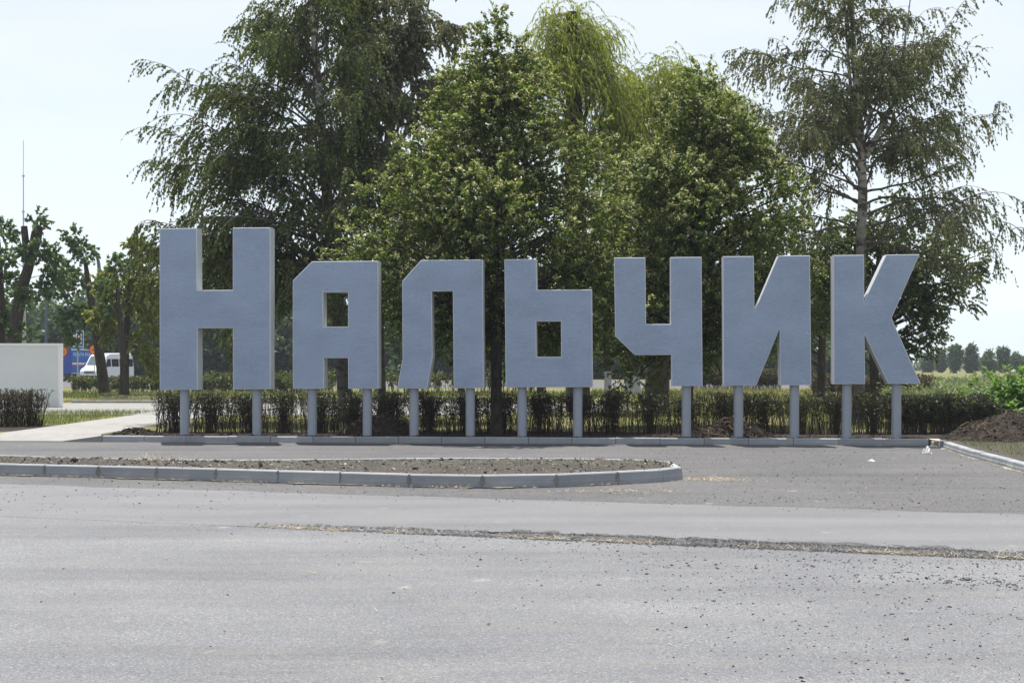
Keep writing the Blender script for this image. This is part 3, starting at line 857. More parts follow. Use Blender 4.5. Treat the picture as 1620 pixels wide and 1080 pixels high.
def birch_tree(name, label, trunk, trad, hero, nlimb, lenf, z0, z1, leaf, bark_, seed, forks=(), twl=(0.4, 1.15), wind=(-0.10, 0, 0), per=13, lsize=0.062, twig_step=0.085, group=None, sag=0.55, els=(22, 62)):
    """drooping tree: trunk polyline, limbs that arch outwards, hanging twigs with small leaves"""
    global rng
    rng = np.random.default_rng(seed)
    trunk = np.array(trunk, float)
    base = trunk[0].copy()
    e = tree_root(name, base, label, 'tree', group)
    gw, gl = Geo(), Geo()
    K = 26
    s = np.linspace(0, 1, K); si = np.linspace(0, 1, len(trunk))
    TP = np.stack([np.interp(s, si, trunk[:, k]) for k in range(3)], 1)
    TP[2:, :2] += np.cumsum(rng.normal(0, .012, (K - 2, 2)), 0)
    TR = np.interp(s, np.linspace(0, 1, len(trad)), trad)
    TR[0] *= 1.25
    tubes(gw, TP, TR, 10)
    stems = [TP]
    for f in forks:
        f = np.array(f, float); ff = np.stack([np.interp(s, np.linspace(0, 1, len(f)), f[:, k]) for k in range(3)], 1)
        r0 = np.interp(f[0][2], TP[:, 2], TR) * .75
        tubes(gw, ff, np.linspace(r0, .015, K), 7); stems.append(ff)
    # limbs
    p0, d0, ln, rr = [], [], [], []
    for (z, az, length, el) in hero:
        b = np.array([np.interp(z, TP[:, 2], TP[:, k]) for k in range(3)])
        p0.append(b); d0.append([math.cos(R(az)) * math.cos(R(el)), math.sin(R(az)) * math.cos(R(el)), math.sin(R(el))]); ln.append(length)
        rr.append(np.interp(z, TP[:, 2], TR) * .32)
    for i in range(nlimb):
        st = stems[0] if (len(stems) == 1 or rng.random() < .6) else stems[rng.integers(1, len(stems))]
        z = z0 + (z1 - z0) * rng.random() ** 0.9
        z = min(max(z, st[0, 2] + .1), st[-1, 2])
        b = np.array([np.interp(z, st[:, 2], st[:, k]) for k in range(3)])
        az = i * 137.5 + rng.uniform(-25, 25)
        el = rng.uniform(*els)
        p0.append(b); d0.append([math.cos(R(az)) * math.cos(R(el)), math.sin(R(az)) * math.cos(R(el)), math.sin(R(el))])
        ln.append(lenf((z - z0) / (z1 - z0)) * rng.uniform(.6, 1.1))
        rr.append(max(.012, np.interp(z, TP[:, 2], TR) * .32))
    p0, d0, ln, rr = map(np.array, (p0, d0, ln, rr))
    LP = sweep(p0, d0, ln, 12, sag + 0.05 * ln, 0.13)
    tubes(gw, LP, rr[:, None] * np.linspace(1, .16, 12)[None] ** 1.1, 5, m=2)
    # secondary branches
    ns = np.maximum((ln * 2.6).astype(int), 3)
    i = np.repeat(np.arange(len(ln)), ns); s = rng.uniform(.25, 1, len(i))
    p, t = along(LP, i, s)
    side = nrm(np.cross(t, [0, 0, 1.0])) * rng.choice([-1, 1], (len(i), 1))
    d = t * .6 + side * rng.uniform(.2, 1.0, (len(i), 1)) + np.stack([np.zeros(len(i)), np.zeros(len(i)), rng.uniform(-.2, .9, len(i))], 1)
    SL = np.clip(ln[i] * rng.uniform(.18, .42, len(i)), .4, 1.9)
    SP = sweep(p, d, SL, 7, 1.1, .1)
    tubes(gw, SP, (rr[i] * .3)[:, None].clip(.006, .03) * np.linspace(1, .3, 7)[None], 4, m=2)
    # hanging twigs from limbs and secondaries
    TW = []
    for paths, lens, sa in ((LP, ln, .35), (SP, SL, .15)):
        c = np.maximum((lens / twig_step * (1 - sa) * (.8 if sa > .3 else .5)).astype(int), 2)
        i = np.repeat(np.arange(len(lens)), c); s = rng.uniform(sa, 1, len(i))
        p, t = along(paths, i, s)
        d = t * .55 + rand_dir(len(i)) * .45 + np.array([0, 0, -.25]) + np.array(wind)
        TW.append(sweep(p, d, rng.uniform(*twl, len(i)), 6, 1.5, .1, lead=np.array(wind) * 1.5))
    TW = np.concatenate(TW)
    tubes(gw, thin(TW), np.linspace(.005, .002, 3)[None] * np.ones((len(TW), 1)), 3, m=1)
    crown_leaves_on(gl, TW, per, lsize, lsize * .78, 0, .05, droop=.7, tri=True)
    gw.obj('trunk', [M[bark_], M['twig'], M['grey_twig']], e, smooth=True, origin=base)
    gl.obj('crown', [M[leaf]], e, origin=base)
    return e

def clump_tree(name, label, trunk, trad, clumps, leaf, bark_, seed, shoots=22, per=15, sl=(.3, .6), lsize=.09, asp=.8, bract=None, bract_share=0.5, group=None, droop=.35, flat=.75, upb=.25, white=None, fill=0.3, limbs=True):
    """spreading tree: limbs run from the trunk to leaf clumps; shoots bristle out of every clump. clumps: (x,y,z,r)"""
    global rng
    rng = np.random.default_rng(seed)
    trunk = np.array(trunk, float); base = trunk[0].copy()
    e = tree_root(name, base, label, 'tree', group)
    gw, gl = Geo(), Geo()
    K = 18
    s = np.linspace(0, 1, K); si = np.linspace(0, 1, len(trunk))
    TP = np.stack([np.interp(s, si, trunk[:, k]) for k in range(3)], 1)
    TR = np.interp(s, np.linspace(0, 1, len(trad)), trad); TR[0] *= 1.2
    tubes(gw, TP, TR, 9, cap=True)
    C = np.array([c[:3] for c in clumps], float); CR = np.array([c[3] for c in clumps], float)
    n = len(C)
    if limbs:
        zt = np.clip(C[:, 2] - np.linalg.norm(C[:, :2] - TP[-1, :2], axis=1) * rng.uniform(.35, .75, n) , TP[0, 2] + .25 * (TP[-1, 2] - TP[0, 2]), TP[-1, 2])
        A = np.stack([np.interp(zt, TP[:, 2], TP[:, k]) for k in range(3)], 1)
        t = np.linspace(0, 1, 9)[None, :, None]
        mid = (A + C) / 2 + np.array([0, 0, 1.0]) * (np.linalg.norm(C - A, axis=1) * .10)[:, None] + rng.normal(0, .12, (n, 3))
        P = A[:, None] * (1 - t) ** 2 + 2 * mid[:, None] * t * (1 - t) + C[:, None] * t ** 2
        ln = np.linalg.norm(C - A, axis=1)
        r0 = np.clip(.014 + .011 * ln, .012, np.interp(zt, TP[:, 2], TR) * .6)
        tubes(gw, P, r0[:, None] * np.linspace(1, .25, 9)[None], 5)
    ns = np.maximum((shoots * (CR / CR.mean()) ** 1.6).astype(int), 4)
    i = np.repeat(np.arange(n), ns)
    o = rand_dir(len(i)); rad = np.where(rng.random(len(i)) < fill, rng.random(len(i)) ** .5, rng.uniform(.7, 1.0, len(i)))
    off = o * (rad * CR[i] * .75)[:, None]; off[:, 2] *= flat
    p = C[i] + off
    cen = np.array([TP[-1, 0], TP[-1, 1], 0])
    outw = nrm(C[i] * [1, 1, 0] - cen * [1, 1, 0])
    d = o * .8 + outw * .5 + rand_dir(len(i)) * .5 + np.array([0, 0, upb])
    SL = rng.uniform(*sl, len(i))
    SP = sweep(p, d, SL, 5, .5, .12)
    tubes(gw, thin(SP), np.linspace(.006, .0025, 3)[None] * np.ones((len(SP), 1)), 3, m=1)
    crown_leaves_on(gl, SP, per, lsize, lsize * asp, 0, .1, droop, nb=.9, tri=not bract)
    if bract:
        tip = (off[:, 2] > -.25 * CR[i] * flat) & (rad > .6) & (rng.random(len(i)) < bract_share)
        q = SP[tip]
        crown_leaves_on(gl, q, 11, lsize * .85, lsize * .50, 1, .5, -0.3, .9, jit=.03, nb=1.2, tri=True)
    gw.obj('trunk', [M[bark_], M['twig']], e, smooth=True, origin=base)
    gl.obj('crown', [M[leaf]] + ([M[bract]] if bract else []), e, origin=base)
    if white is not None:
        gp = Geo(); k = np.linspace(0, white, 6)
        W = np.stack([np.interp(base[2] + k, TP[:, 2], TP[:, j]) for j in range(3)], 1)
        tubes(gp, W - base, np.interp(base[2] + k, TP[:, 2], TR) * 1.04 + .004, 12)
        gp.obj('painted_base', M['whitewash'], e, smooth=True)
    return e

def profile_clumps(cx, cy, prof, n_surf, n_in, r, seed, squash_y=1.0, lump=.23):
    """clump centres on and inside a body of revolution given by (z, radius)"""
    g = np.random.default_rng(seed)
    z_, r_ = np.array(prof).T
    out_ = []
    zz = np.linspace(z_[0], z_[-1], 200); w_ = np.interp(zz, z_, r_) + .15; cdf = np.cumsum(w_) / w_.sum()
    for k in range(n_surf + n_in):
        z = np.interp(g.random(), cdf, zz); a = k * 2.39996 + g.uniform(-.3, .3)
        rr = np.interp(z, z_, r_)
        rr *= 1 + lump * math.sin(3 * a + z * 1.7 + seed) + lump * g.normal(0, .6)
        rr *= g.uniform(.86, 1.0) if k < n_surf else g.uniform(.1, .75)
        rc = r * g.uniform(.7, 1.25) * (0.55 + .45 * min(1, np.interp(z, z_, r_) / 1.2))
        rr = max(rr - rc * .7, 0.02)
        out_.append((cx + rr * math.cos(a), cy + squash_y * rr * math.sin(a), z, rc))
    return out_

# -- tall birch, left
D = 41.0
birch_tree('birch_tree', 'tall drooping birch behind the letters Н and А, reaching beyond the top of the picture',
    [at(549, 668, D), at(541, 560, D), at(526, 400, D), at(517, 300, D), at(510, 200, D), at(503, 100, D), at(497, 0, D), at(490, -120, D), at(484, -230, D)],
    [.23, .21, .19, .165, .135, .105, .08, .05, .02],
    [(4.4, 183, 5.0, 32), (4.2, 172, 3.9, 26), (5.0, 196, 4.2, 38), (6.0, 180, 4.9, 46), (6.9, 175, 4.2, 44), (7.6, 186, 4.4, 50), (8.4, 178, 4.0, 52), (9.2, 188, 3.3, 54), (10.0, 176, 3.0, 56), (10.8, 184, 3.0, 45), (5.6, 168, 4.6, 26),
     (4.1, 186, 5.7, 30), (4.6, 178, 5.4, 36), (3.7, 180, 4.8, 26), (5.2, 184, 5.0, 42), (3.3, 176, 4.0, 22), (7.2, 182, 4.9, 46), (6.4, 190, 4.9, 40), (8.0, 172, 4.4, 48), (4.3, 182, 5.2, 36), (4.0, 176, 4.4, 32), (5.0, 188, 4.3, 46), (5.5, 174, 4.2, 48), (3.8, 192, 4.2, 28), (3.6, 200, 3.4, 15), (3.4, 160, 3.2, 12), (4.3, 215, 3.8, 20), (3.3, 185, 4.2, 22)],
    84, lambda t: 3.6 * (1 - t) ** .5 + .7, 3.0, 14.4, 'birch_leaf', 'birch_bark', 5, per=14, lsize=.076, twig_step=.048, sag=.45, els=(25, 68), twl=(.3, .95))
# -- greyer tree with upright limbs, just right of it
D = 43.0
birch_tree('aspen_tree', 'tall greyish tree with pale forked stems, between the tall birch and the linden',
    [at(605, 664, D), at(604, 540, D), at(606, 400, D), at(616, 260, D), at(617, 170, D), at(603, 100, D), at(591, 20, D), at(584, -80, D), at(580, -190, D)],
    [.13, .12, .115, .105, .09, .075, .06, .04, .015],
    [(8.5, 5, 3.4, 62), (9.5, -10, 3.0, 60), (7.5, 15, 3.2, 55), (6.5, -20, 2.6, 45), (10.5, 10, 2.4, 60), (5.6, 12, 2.7, 50), (6.9, 30, 2.9, 58)],
    80, lambda t: 2.5 * (1 - t) ** .5 + .7, 4.2, 13.8, 'aspen_leaf', 'birch_bark', 8,
    forks=[[at(616, 250, D), at(643, 208, D), at(660, 120, D), at(672, 40, D), at(690, -60, D)], [at(617, 200, D), at(640, 110, D + .5), at(632, 30, D + .6), at(625, -60, D + .6)]],
    twl=(.3, .7), wind=(0, 0, 0), per=18, lsize=.092, twig_step=.034)
# -- birch on the right
D = 42.0
birch_tree('birch_tree', 'airy birch with a white banded trunk standing behind the letter К',
    [at(1358, 664, D), at(1360, 560, D), at(1363, 420, D), at(1366, 320, D), at(1364, 230, D), at(1358, 150, D), at(1352, 60, D), at(1348, -60, D), at(1344, -180, D)],
    [.17, .155, .145, .14, .12, .10, .075, .045, .015],
    [(10.2, 172, 3.6, 22), (6.6, 168, 2.9, 28), (7.0, 200, 3.0, 20), (7.4, 8, 3.4, 40), (8.2, 2, 4.1, 38), (8.6, 14, 4.4, 52), (6.9, -4, 3.0, 16), (6.2, 3, 4.7, 8), (5.9, -10, 3.8, 16), (7.9, -6, 3.9, 30),
     (6.5, 12, 4.6, 16), (8.9, 176, 3.7, 30), (7.7, 185, 3.7, 24), (5.8, 180, 3.0, 14), (9.6, 4, 3.4, 48), (5.4, 6, 3.6, 6)],
    86, lambda t: 3.5 * (1 - t) ** .45 + .7, 4.9, 14.6, 'birch_leaf_grey', 'birch_bark', 21,
    forks=[[at(1365, 240, D), at(1352, 190, D), at(1344, 120, D), at(1338, 40, D), at(1330, -80, D)], [at(1370, 250, D), at(1400, 190, D - .4), at(1424, 140, D - .6), at(1432, 60, D - .6), at(1440, 0, D - .6)]],
    twl=(.25, .75), wind=(.02, 0, 0), per=12, lsize=.070, twig_step=.056, sag=.36, els=(15, 65))

# -- the two lindens
def zprof(pts, D):
    return sorted([(CH + (HY - y) / F * D, r / F * D) for y, r in pts])
D = 35.6
pf = zprof([(38, 6), (70, 34), (110, 66), (160, 98), (210, 124), (260, 150), (310, 172), (360, 186), (410, 190), (470, 176), (520, 140), (556, 80)], D)
cx, cy = at(783, 400, D)[0], D
cl = profile_clumps(cx, cy, pf, 190, 80, .62, 3, .82)
cl += [(*at(592, 318, 34.8), .42), (*at(570, 372, 34.6), .42), (*at(612, 268, 35), .45), (*at(640, 300, 34.4), .5), (*at(600, 395, 34.6), .45), (*at(640, 230, 35), .4), (*at(955, 330, 35), .5), (*at(950, 260, 35.4), .45), (*at(930, 215, 35.4), .45), (*at(945, 360, 35.8), .6), (*at(960, 400, 36), .6), (*at(925, 400, 36.2), .6), (*at(950, 450, 36), .55), (*at(900, 440, 36.2), .6), (*at(940, 300, 36.2), .55)]
tb = at(786, 687, 33.95)
clump_tree('linden_tree', 'pointed linden with cream seed tips, its dark trunk rising between the letters Л and Ь',
    [tb, at(785, 560, 34.0), at(783, 420, 34.6), at(784, 280, 35.2), at(786, 150, 35.5), at(788, 60, 35.6)], [.145, .13, .12, .085, .045, .012], cl, 'linden_leaf', 'bark_dark', 31,
    shoots=22, per=15, lsize=.088, bract='linden_bract', bract_share=.85)
D = 38.5
pf = zprof([(112, 6), (135, 32), (170, 56), (210, 84), (260, 112), (310, 140), (360, 160), (420, 164), (480, 150), (530, 120), (580, 70)], D)
cl = profile_clumps(at(1105, 0, D)[0], D, pf, 180, 70, .62, 9, .85)
cl += [(*at(1255, 305, 38), .45), (*at(1240, 350, 37.6), .5), (*at(1235, 290, 38.2), .45), (*at(985, 560, 38), .55), (*at(1010, 590, 37.6), .5), (*at(1035, 585, 38.4), .5), (*at(975, 530, 38.4), .6), (*at(1000, 610, 38), .3), (*at(1045, 615, 38), .28), (*at(1020, 540, 38.6), .6), (*at(965, 490, 38.8), .6), (*at(985, 330, 38.8), .6), (*at(975, 380, 39), .65), (*at(990, 280, 39), .55), (*at(1000, 430, 39), .65), (*at(1215, 300, 38.6), .55), (*at(1220, 400, 38.6), .6), (*at(1200, 450, 38.6), .6)]
clump_tree('linden_tree', 'broad bushy linden behind the letters Ч and И, with foliage hanging below Ч',
    [at(1088, 664, D), at(1090, 560, D), at(1097, 420, D), at(1102, 280, D), at(1105, 140, D)], [.15, .135, .11, .07, .012], cl, 'linden_leaf', 'bark_dark', 37,
    shoots=22, per=15, lsize=.09, bract='linden_bract', bract_share=.85)

# -- willows behind them
def willow(label, trunk, trad, heads, leaf, seed, nw, wl, group='pollarded willows behind the lindens'):
    global rng
    rng = np.random.default_rng(seed)
    trunk = np.array(trunk, float); base = trunk[0].copy()
    e = tree_root('willow_tree', base, label, 'tree', group)
    gw, gl = Geo(), Geo()
    K = 14; s = np.linspace(0, 1, K); si = np.linspace(0, 1, len(trunk))
    TP = np.stack([np.interp(s, si, trunk[:, k]) for k in range(3)], 1); TR = np.interp(s, np.linspace(0, 1, len(trad)), trad)
    tubes(gw, TP, TR, 9, cap=True)
    H = np.array(heads, float)
    c = (nw * H[:, 3] / H[:, 3].sum()).astype(int)
    i = np.repeat(np.arange(len(H)), c)
    # limbs from the trunk to each head
    zt = np.clip(H[:, 2] - rng.uniform(1.5, 3.0, len(H)), TP[0, 2] + 2, TP[-1, 2])
    A = np.stack([np.interp(zt, TP[:, 2], TP[:, k]) for k in range(3)], 1)
    t = np.linspace(0, 1, 7)[None, :, None]
    P = A[:, None] + (H[:, None, :3] - A[:, None]) * t; P[:, :, 2] += .5 * np.sin(np.pi * t[:, :, 0])
    tubes(gw, P, np.linspace(.09, .03, 7)[None] * np.ones((len(H), 1)), 6)
    p = H[i, :3] + rng.normal(0, .33, (len(i), 3)) * H[i, 3:4]
    d = rand_dir(len(i)) * [1, 1, .6] + np.array([.15, 0, .9])
    W = sweep(p, d, rng.uniform(*wl, len(i)), 12, 3.3, .14, lead=np.array([.45, 0, 0]))
    W2 = W[:, ::3]; tubes(gw, W2, np.linspace(.007, .002, W2.shape[1])[None] * np.ones((len(W), 1)), 3, m=1)
    crown_leaves_on(gl, W, 36, .13, .030, 0, .05, droop=.8, spread=.6, tri=True)
    gw.obj('trunk', [M['bark'], M['grey_twig']], e, smooth=True, origin=base)
    gl.obj('crown', [M[leaf]], e, origin=base)
D = 50.0
willow('tall bright green willow with a sawn-off trunk top, rising right of the pointed linden',
    [at(915, 650, D), at(912, 400, D), at(908, 150, D), at(905, 20, D)], [.45, .4, .3, .22],
    [(*at(880, 62, D), 1.1), (*at(905, 50, D + .3), 1.2), (*at(930, 70, D), 1.0), (*at(860, 110, D), .9), (*at(950, 130, D - .3), 1.0), (*at(900, 120, D - .6), 1.2), (*at(970, 190, D), 1.1), (*at(880, 200, D), 1.0), (*at(935, 230, D), 1.2)],
    'willow_leaf', 41, 1750, (.7, 2.2))
D = 51.0
willow('lower spreading bright green willow showing above the bushy linden',
    [at(1040, 650, D), at(1042, 400, D), at(1046, 200, D), at(1048, 150, D)], [.45, .4, .32, .2],
    [(*at(985, 160, D), 1.1), (*at(1010, 140, D), 1.1), (*at(1050, 128, D + .2), 1.2), (*at(1085, 135, D), 1.1), (*at(1125, 160, D), 1.0), (*at(1150, 190, D), 1.0), (*at(1172, 225, D), .9), (*at(1140, 250, D), 1.0), (*at(1000, 210, D - .4), 1.2), (*at(1060, 200, D - .5), 1.3), (*at(965, 230, D), 1.0), (*at(1100, 230, D), 1.2), (*at(985, 290, D), 1.2), (*at(1010, 330, D + .5), 1.2), (*at(960, 340, D), 1.1)],
    'willow_leaf', 43, 2100, (.7, 2.1))

# -- darker park trees behind the letters
def cloud_clumps(spec, D, seed, depth=1.2):
    """spec rows: x, y, radius (photo pixels) at distance D"""
    g = np.random.default_rng(seed); o = []
    for x, y, r in spec:
        rm = r / F * D
        k = max(1, int(round((r / 22) ** 2 * 1.4)))
        for _ in range(k):
            v = g.normal(0, 1, 3); v /= np.linalg.norm(v); v *= g.random() ** .4 * rm
            c = at(x, y, D) + v * [1, depth, 1]
            o.append((*c, max(.45, rm * .42)))
    return o
D = 50.0
clump_tree('park_tree', 'low dark leafy tree behind the letter К, under the airy birch',
    [at(1384, 640, D), at(1382, 560, D), at(1385, 470, D), at(1390, 400, D)], [.17, .15, .12, .05],
    cloud_clumps([(1350, 365, 44), (1420, 360, 46), (1300, 385, 40), (1475, 385, 40), (1280, 420, 40), (1380, 400, 60), (1330, 420, 50), (1430, 410, 60), (1475, 440, 50), (1400, 470, 60), (1460, 490, 45), (1340, 480, 45), (1500, 470, 40), (1440, 530, 40), (1390, 540, 34), (1470, 545, 26), (1300, 440, 45), (1530, 425, 34), (1290, 500, 36)], D, 3),
    'birch_leaf', 'bark_dark', 51, shoots=30, per=18, lsize=.09, droop=.6)
D = 62.0
clump_tree('park_tree', 'small tree with a thin dark trunk, seen between the letters И and К',
    [at(1299, 628, D), at(1300, 560, D), at(1302, 500, D), at(1304, 440, D)], [.19, .17, .13, .05],
    cloud_clumps([(1300, 450, 50), (1270, 480, 46), (1330, 470, 40), (1240, 430, 50), (1290, 515, 34), (1220, 490, 46), (1250, 530, 34), (1200, 540, 36)], D, 4), 'park_leaf', 'bark_dark', 52, shoots=28, per=16, lsize=.13)
D = 80.0
for k, (x, wd, lab, spec, lf) in enumerate([
    (655, .16, 'slanting whitewashed tree trunk seen inside the letter Л', [(650, 500, 46), (690, 460, 50), (620, 470, 40), (660, 550, 30), (700, 540, 30)], 'park_leaf'),
    (962, .2, 'slim park tree with a whitewashed foot between the letters Ь and Ч', [(950, 480, 46), (985, 440, 50), (930, 430, 46), (960, 540, 34), (915, 500, 40)], 'park_leaf'),
    (1001, .42, 'thick dark park tree with a greyish painted foot below the letter Ч', [(1010, 470, 60), (1050, 500, 50), (1090, 470, 50), (1120, 520, 40), (1130, 560, 28), (1030, 420, 50)], 'park_leaf'),
    (855, .2, 'park tree standing behind the letter Ь, mostly hidden', [(860, 480, 56), (820, 450, 50), (880, 530, 40), (900, 440, 50), (840, 550, 26)], 'park_leaf'),
    (730, .2, 'park tree half hidden behind the right leg of Л', [(740, 480, 50), (715, 440, 46), (770, 450, 46), (760, 540, 34)], 'park_leaf'),
    ]):
    lean = -14 if k == 0 else 4
    clump_tree('park_tree', lab, [at(x, 622.5, D), at(x - lean * .3, 560, D), at(x - lean, 500, D), at(x - lean, 430, D)], [wd, wd * .9, wd * .8, .06],
        cloud_clumps(spec, D, 10 + k), lf, 'bark_dark', 60 + k, shoots=26, per=15, lsize=.19, white=1.25 if k < 3 else None, group='park trees behind the letters')

# -- trees at the left
D = 66.0
clump_tree('pollarded_tree', 'leaning lopped tree with three sawn stubs, behind the white wall',
    [at(12, 632, D), at(18, 560, D), at(26, 500, D), at(36, 450, D), at(46, 420, D), at(50, 395, D), at(55, 366, D)], [.35, .33, .30, .27, .23, .18, .15],
    cloud_clumps([(72, 425, 22), (60, 400, 18), (88, 410, 13), (45, 470, 16), (20, 400, 12), (95, 440, 10), (62, 445, 15), (34, 520, 12), (75, 395, 10), (62, 352, 6)], D, 7), 'park_leaf', 'bark_dark', 71, shoots=30, per=17, lsize=.16)
e = bpy.data.objects.get('pollarded_tree')
for (a, b) in (((40, 415), (38, 358)), ((53, 400), (63, 358))):
    g = Geo(); P = np.array([at(*a, D), (at(*a, D) + at(*b, D)) / 2 + [.05, 0, 0], at(*b, D)]) - at(12, 632, D)
    tubes(g, P, np.array([.2, .17, .15]), 9, cap=True); g.obj('stub', M['bark_dark'], e, smooth=True)
clump_tree('park_tree', 'dark trunk with leafy sprays cut off by the left edge of the picture',
    [at(-4, 632, D + 1), at(-2, 500, D + 1), at(-6, 400, D + 1), at(-10, 340, D + 1)], [.36, .32, .25, .15],
    cloud_clumps([(-10, 400, 24), (4, 370, 12), (8, 440, 14), (-14, 470, 24), (6, 500, 14), (10, 560, 12), (-20, 350, 24)], D + 1, 8), 'park_leaf', 'bark_dark', 72, shoots=30, per=17, lsize=.16)
D = 76.0
clump_tree('park_tree', 'dark leafy tree on a leaning trunk beside the fuel sign',
    [at(166, 622, D), at(160, 580, D), at(152, 520, D), at(142, 460, D), at(134, 410, D)], [.31, .28, .24, .19, .09],
    cloud_clumps([(120, 410, 24), (125, 385, 12), (103, 440, 22), (126, 446, 18), (128, 475, 22), (105, 470, 14), (135, 510, 18), (120, 530, 9), (140, 492, 14), (92, 425, 12), (112, 500, 12), (118, 372, 6)], D, 9), 'park_leaf', 'bark_dark', 73, shoots=30, per=17, lsize=.16)
D = 72.0
clump_tree('park_tree', 'yellow-green tree with drooping leaves, just left of the letter Н',
    [at(199, 624, D), at(199, 570, D), at(201, 500, D), at(205, 420, D)], [.17, .16, .14, .06],
    cloud_clumps([(225, 420, 28), (240, 395, 20), (205, 450, 28), (180, 440, 24), (235, 460, 30), (170, 470, 20), (215, 490, 26), (190, 500, 20), (240, 510, 22), (230, 550, 16), (175, 425, 14), (245, 575, 12), (200, 535, 14), (160, 500, 14), (175, 530, 12), (238, 430, 26), (222, 400, 20), (248, 480, 26)], D, 10, .8), 'park_leaf_yellow', 'bark_dark', 74, shoots=40, per=22, lsize=.15, droop=.8)
clump_tree('park_tree', 'slim forked tree trunk in front of the white van',
    [at(195, 624, D - 2), at(196, 570, D - 2), at(189, 500, D - 2), at(182, 420, D - 2)], [.20, .18, .13, .05],
    cloud_clumps([(185, 430, 20), (165, 450, 18), (178, 490, 16), (195, 410, 14)], D - 2, 12, .8), 'park_leaf', 'bark_dark', 75, shoots=30, per=17, lsize=.16, droop=.6)

# -- far wood behind everything, one mass
def far_wood():
    global rng
    rng = np.random.default_rng(91)
    g = Geo()
    cs = []
    def row(x0, x1, Y, h0, h1, n):
        for _ in range(n):
            X = rng.uniform(x0, x1); h = rng.uniform(h0, h1); 
            for _ in range(5):
                cs.append((X + rng.normal(0, 1.5), Y + rng.normal(0, 3), rng.uniform(.4, h), rng.uniform(1.0, 1.9)))
    row(-62, -30, 150, 6, 10, 150)
    row(-36, 2, 152, 6, 13, 220)
    row(-10, 40, 160, 4, 9.0, 200)
    cs = np.array(cs)
    k = 40
    i = np.repeat(np.arange(len(cs)), k)
    p = cs[i, :3] + rand_dir(len(i)) * (cs[i, 3] * rng.random(len(i)) ** .4)[:, None]
    p[:, 2] = np.maximum(p[:, 2], .15)
    tri_leaves(g, p, rand_dir(len(i)) + [0, 0, -.2], rng.uniform(.45, .85, len(i)), rng.uniform(.4, .7, len(i)))
    tag(g.obj('far_woods', M['far_leaf']), kind='stuff')
far_wood()

# -- clipped poplars across the field
def column_tree(x, ytop, wpx, D, name='poplar_tree', lab='', grp=None, bushy=False, seed=1):
    b = on_z(x, HY + (CH - .14) * F / D, .14)
    ztop = CH + (HY - ytop) / F * D; r = wpx / 2 / F * D
    prof = [(.5, r * .7), (1.2, r * .95), (ztop * .6, r), (ztop * .9, r * .85), (ztop, r * .4)] if not bushy else [(.4, r * .6), (ztop * .4, r), (ztop * .75, r * .8), (ztop, r * .2)]
    cl = profile_clumps(b[0], b[1], prof, 34, 14, .8 * min(1, r), seed, lump=.08)
    clump_tree(name, lab, [b, b + [0, 0, ztop * .5], b + [.1, 0, ztop * .92]], [.22, .18, .05], cl, 'hazed_poplar_leaf', 'bark', seed, shoots=22, per=10, sl=(.3, .7), lsize=.24, asp=.8, group=grp)
GP = 'clipped trees across the field'
column_tree(1512, 547, 21, 250, lab='first of two clipped pillar trees across the field, nearer the letter К', grp=GP, seed=101)
column_tree(1537, 547, 21, 252, lab='second clipped pillar tree across the field, left of the open gap', grp=GP, seed=102)
column_tree(1565, 556, 24, 256, lab='short round-topped tree across the field, right of the open gap', grp=GP, seed=103, bushy=True)
column_tree(1587, 549, 21, 258, lab='taller dark tree across the field above the bright bush', grp=GP, seed=104)
column_tree(1608, 559, 20, 262, lab='low rounded tree across the field beside the picture edge', grp=GP, seed=105, bushy=True)
column_tree(1489, 556, 17, 270, lab='faint bushy tree across the field partly under the birch leaves', grp=GP, seed=106, bushy=True)
column_tree(1468, 562, 20, 275, lab='faint low tree across the field right behind the К arm', grp=GP, seed=107, bushy=True)
column_tree(1636, 552, 24, 262, lab='clipped tree across the field just outside the picture edge', grp=GP, seed=108)
def far_trees():
    global rng
    rng = np.random.default_rng(95)
    g = Geo(); cs = []
    for _ in range(120):
        X = rng.uniform(105, 230); 
        cs.append((X, 330 + rng.normal(0, 6), rng.uniform(.5, 2.2 + 4.4 * np.clip((X - 110) / 40, .1, 1)), rng.uniform(1.2, 2.4)))
    for _ in range(90):
        cs.append((rng.uniform(20, 110), 340 + rng.normal(0, 6), rng.uniform(.5, 3.6), rng.uniform(1, 1.8)))
    cs = np.array(cs); i = np.repeat(np.arange(len(cs)), 50)
    p = cs[i, :3] + rand_dir(len(i)) * (cs[i, 3] * rng.random(len(i)) ** .4)[:, None]; p[:, 2] = np.maximum(p[:, 2], .15)
    tri_leaves(g, p, rand_dir(len(i)), rng.uniform(.5, .9, len(i)), rng.uniform(.5, .8, len(i)))
    tag(g.obj('distant_treeline', M['far_leaf']), kind='stuff')
far_trees()

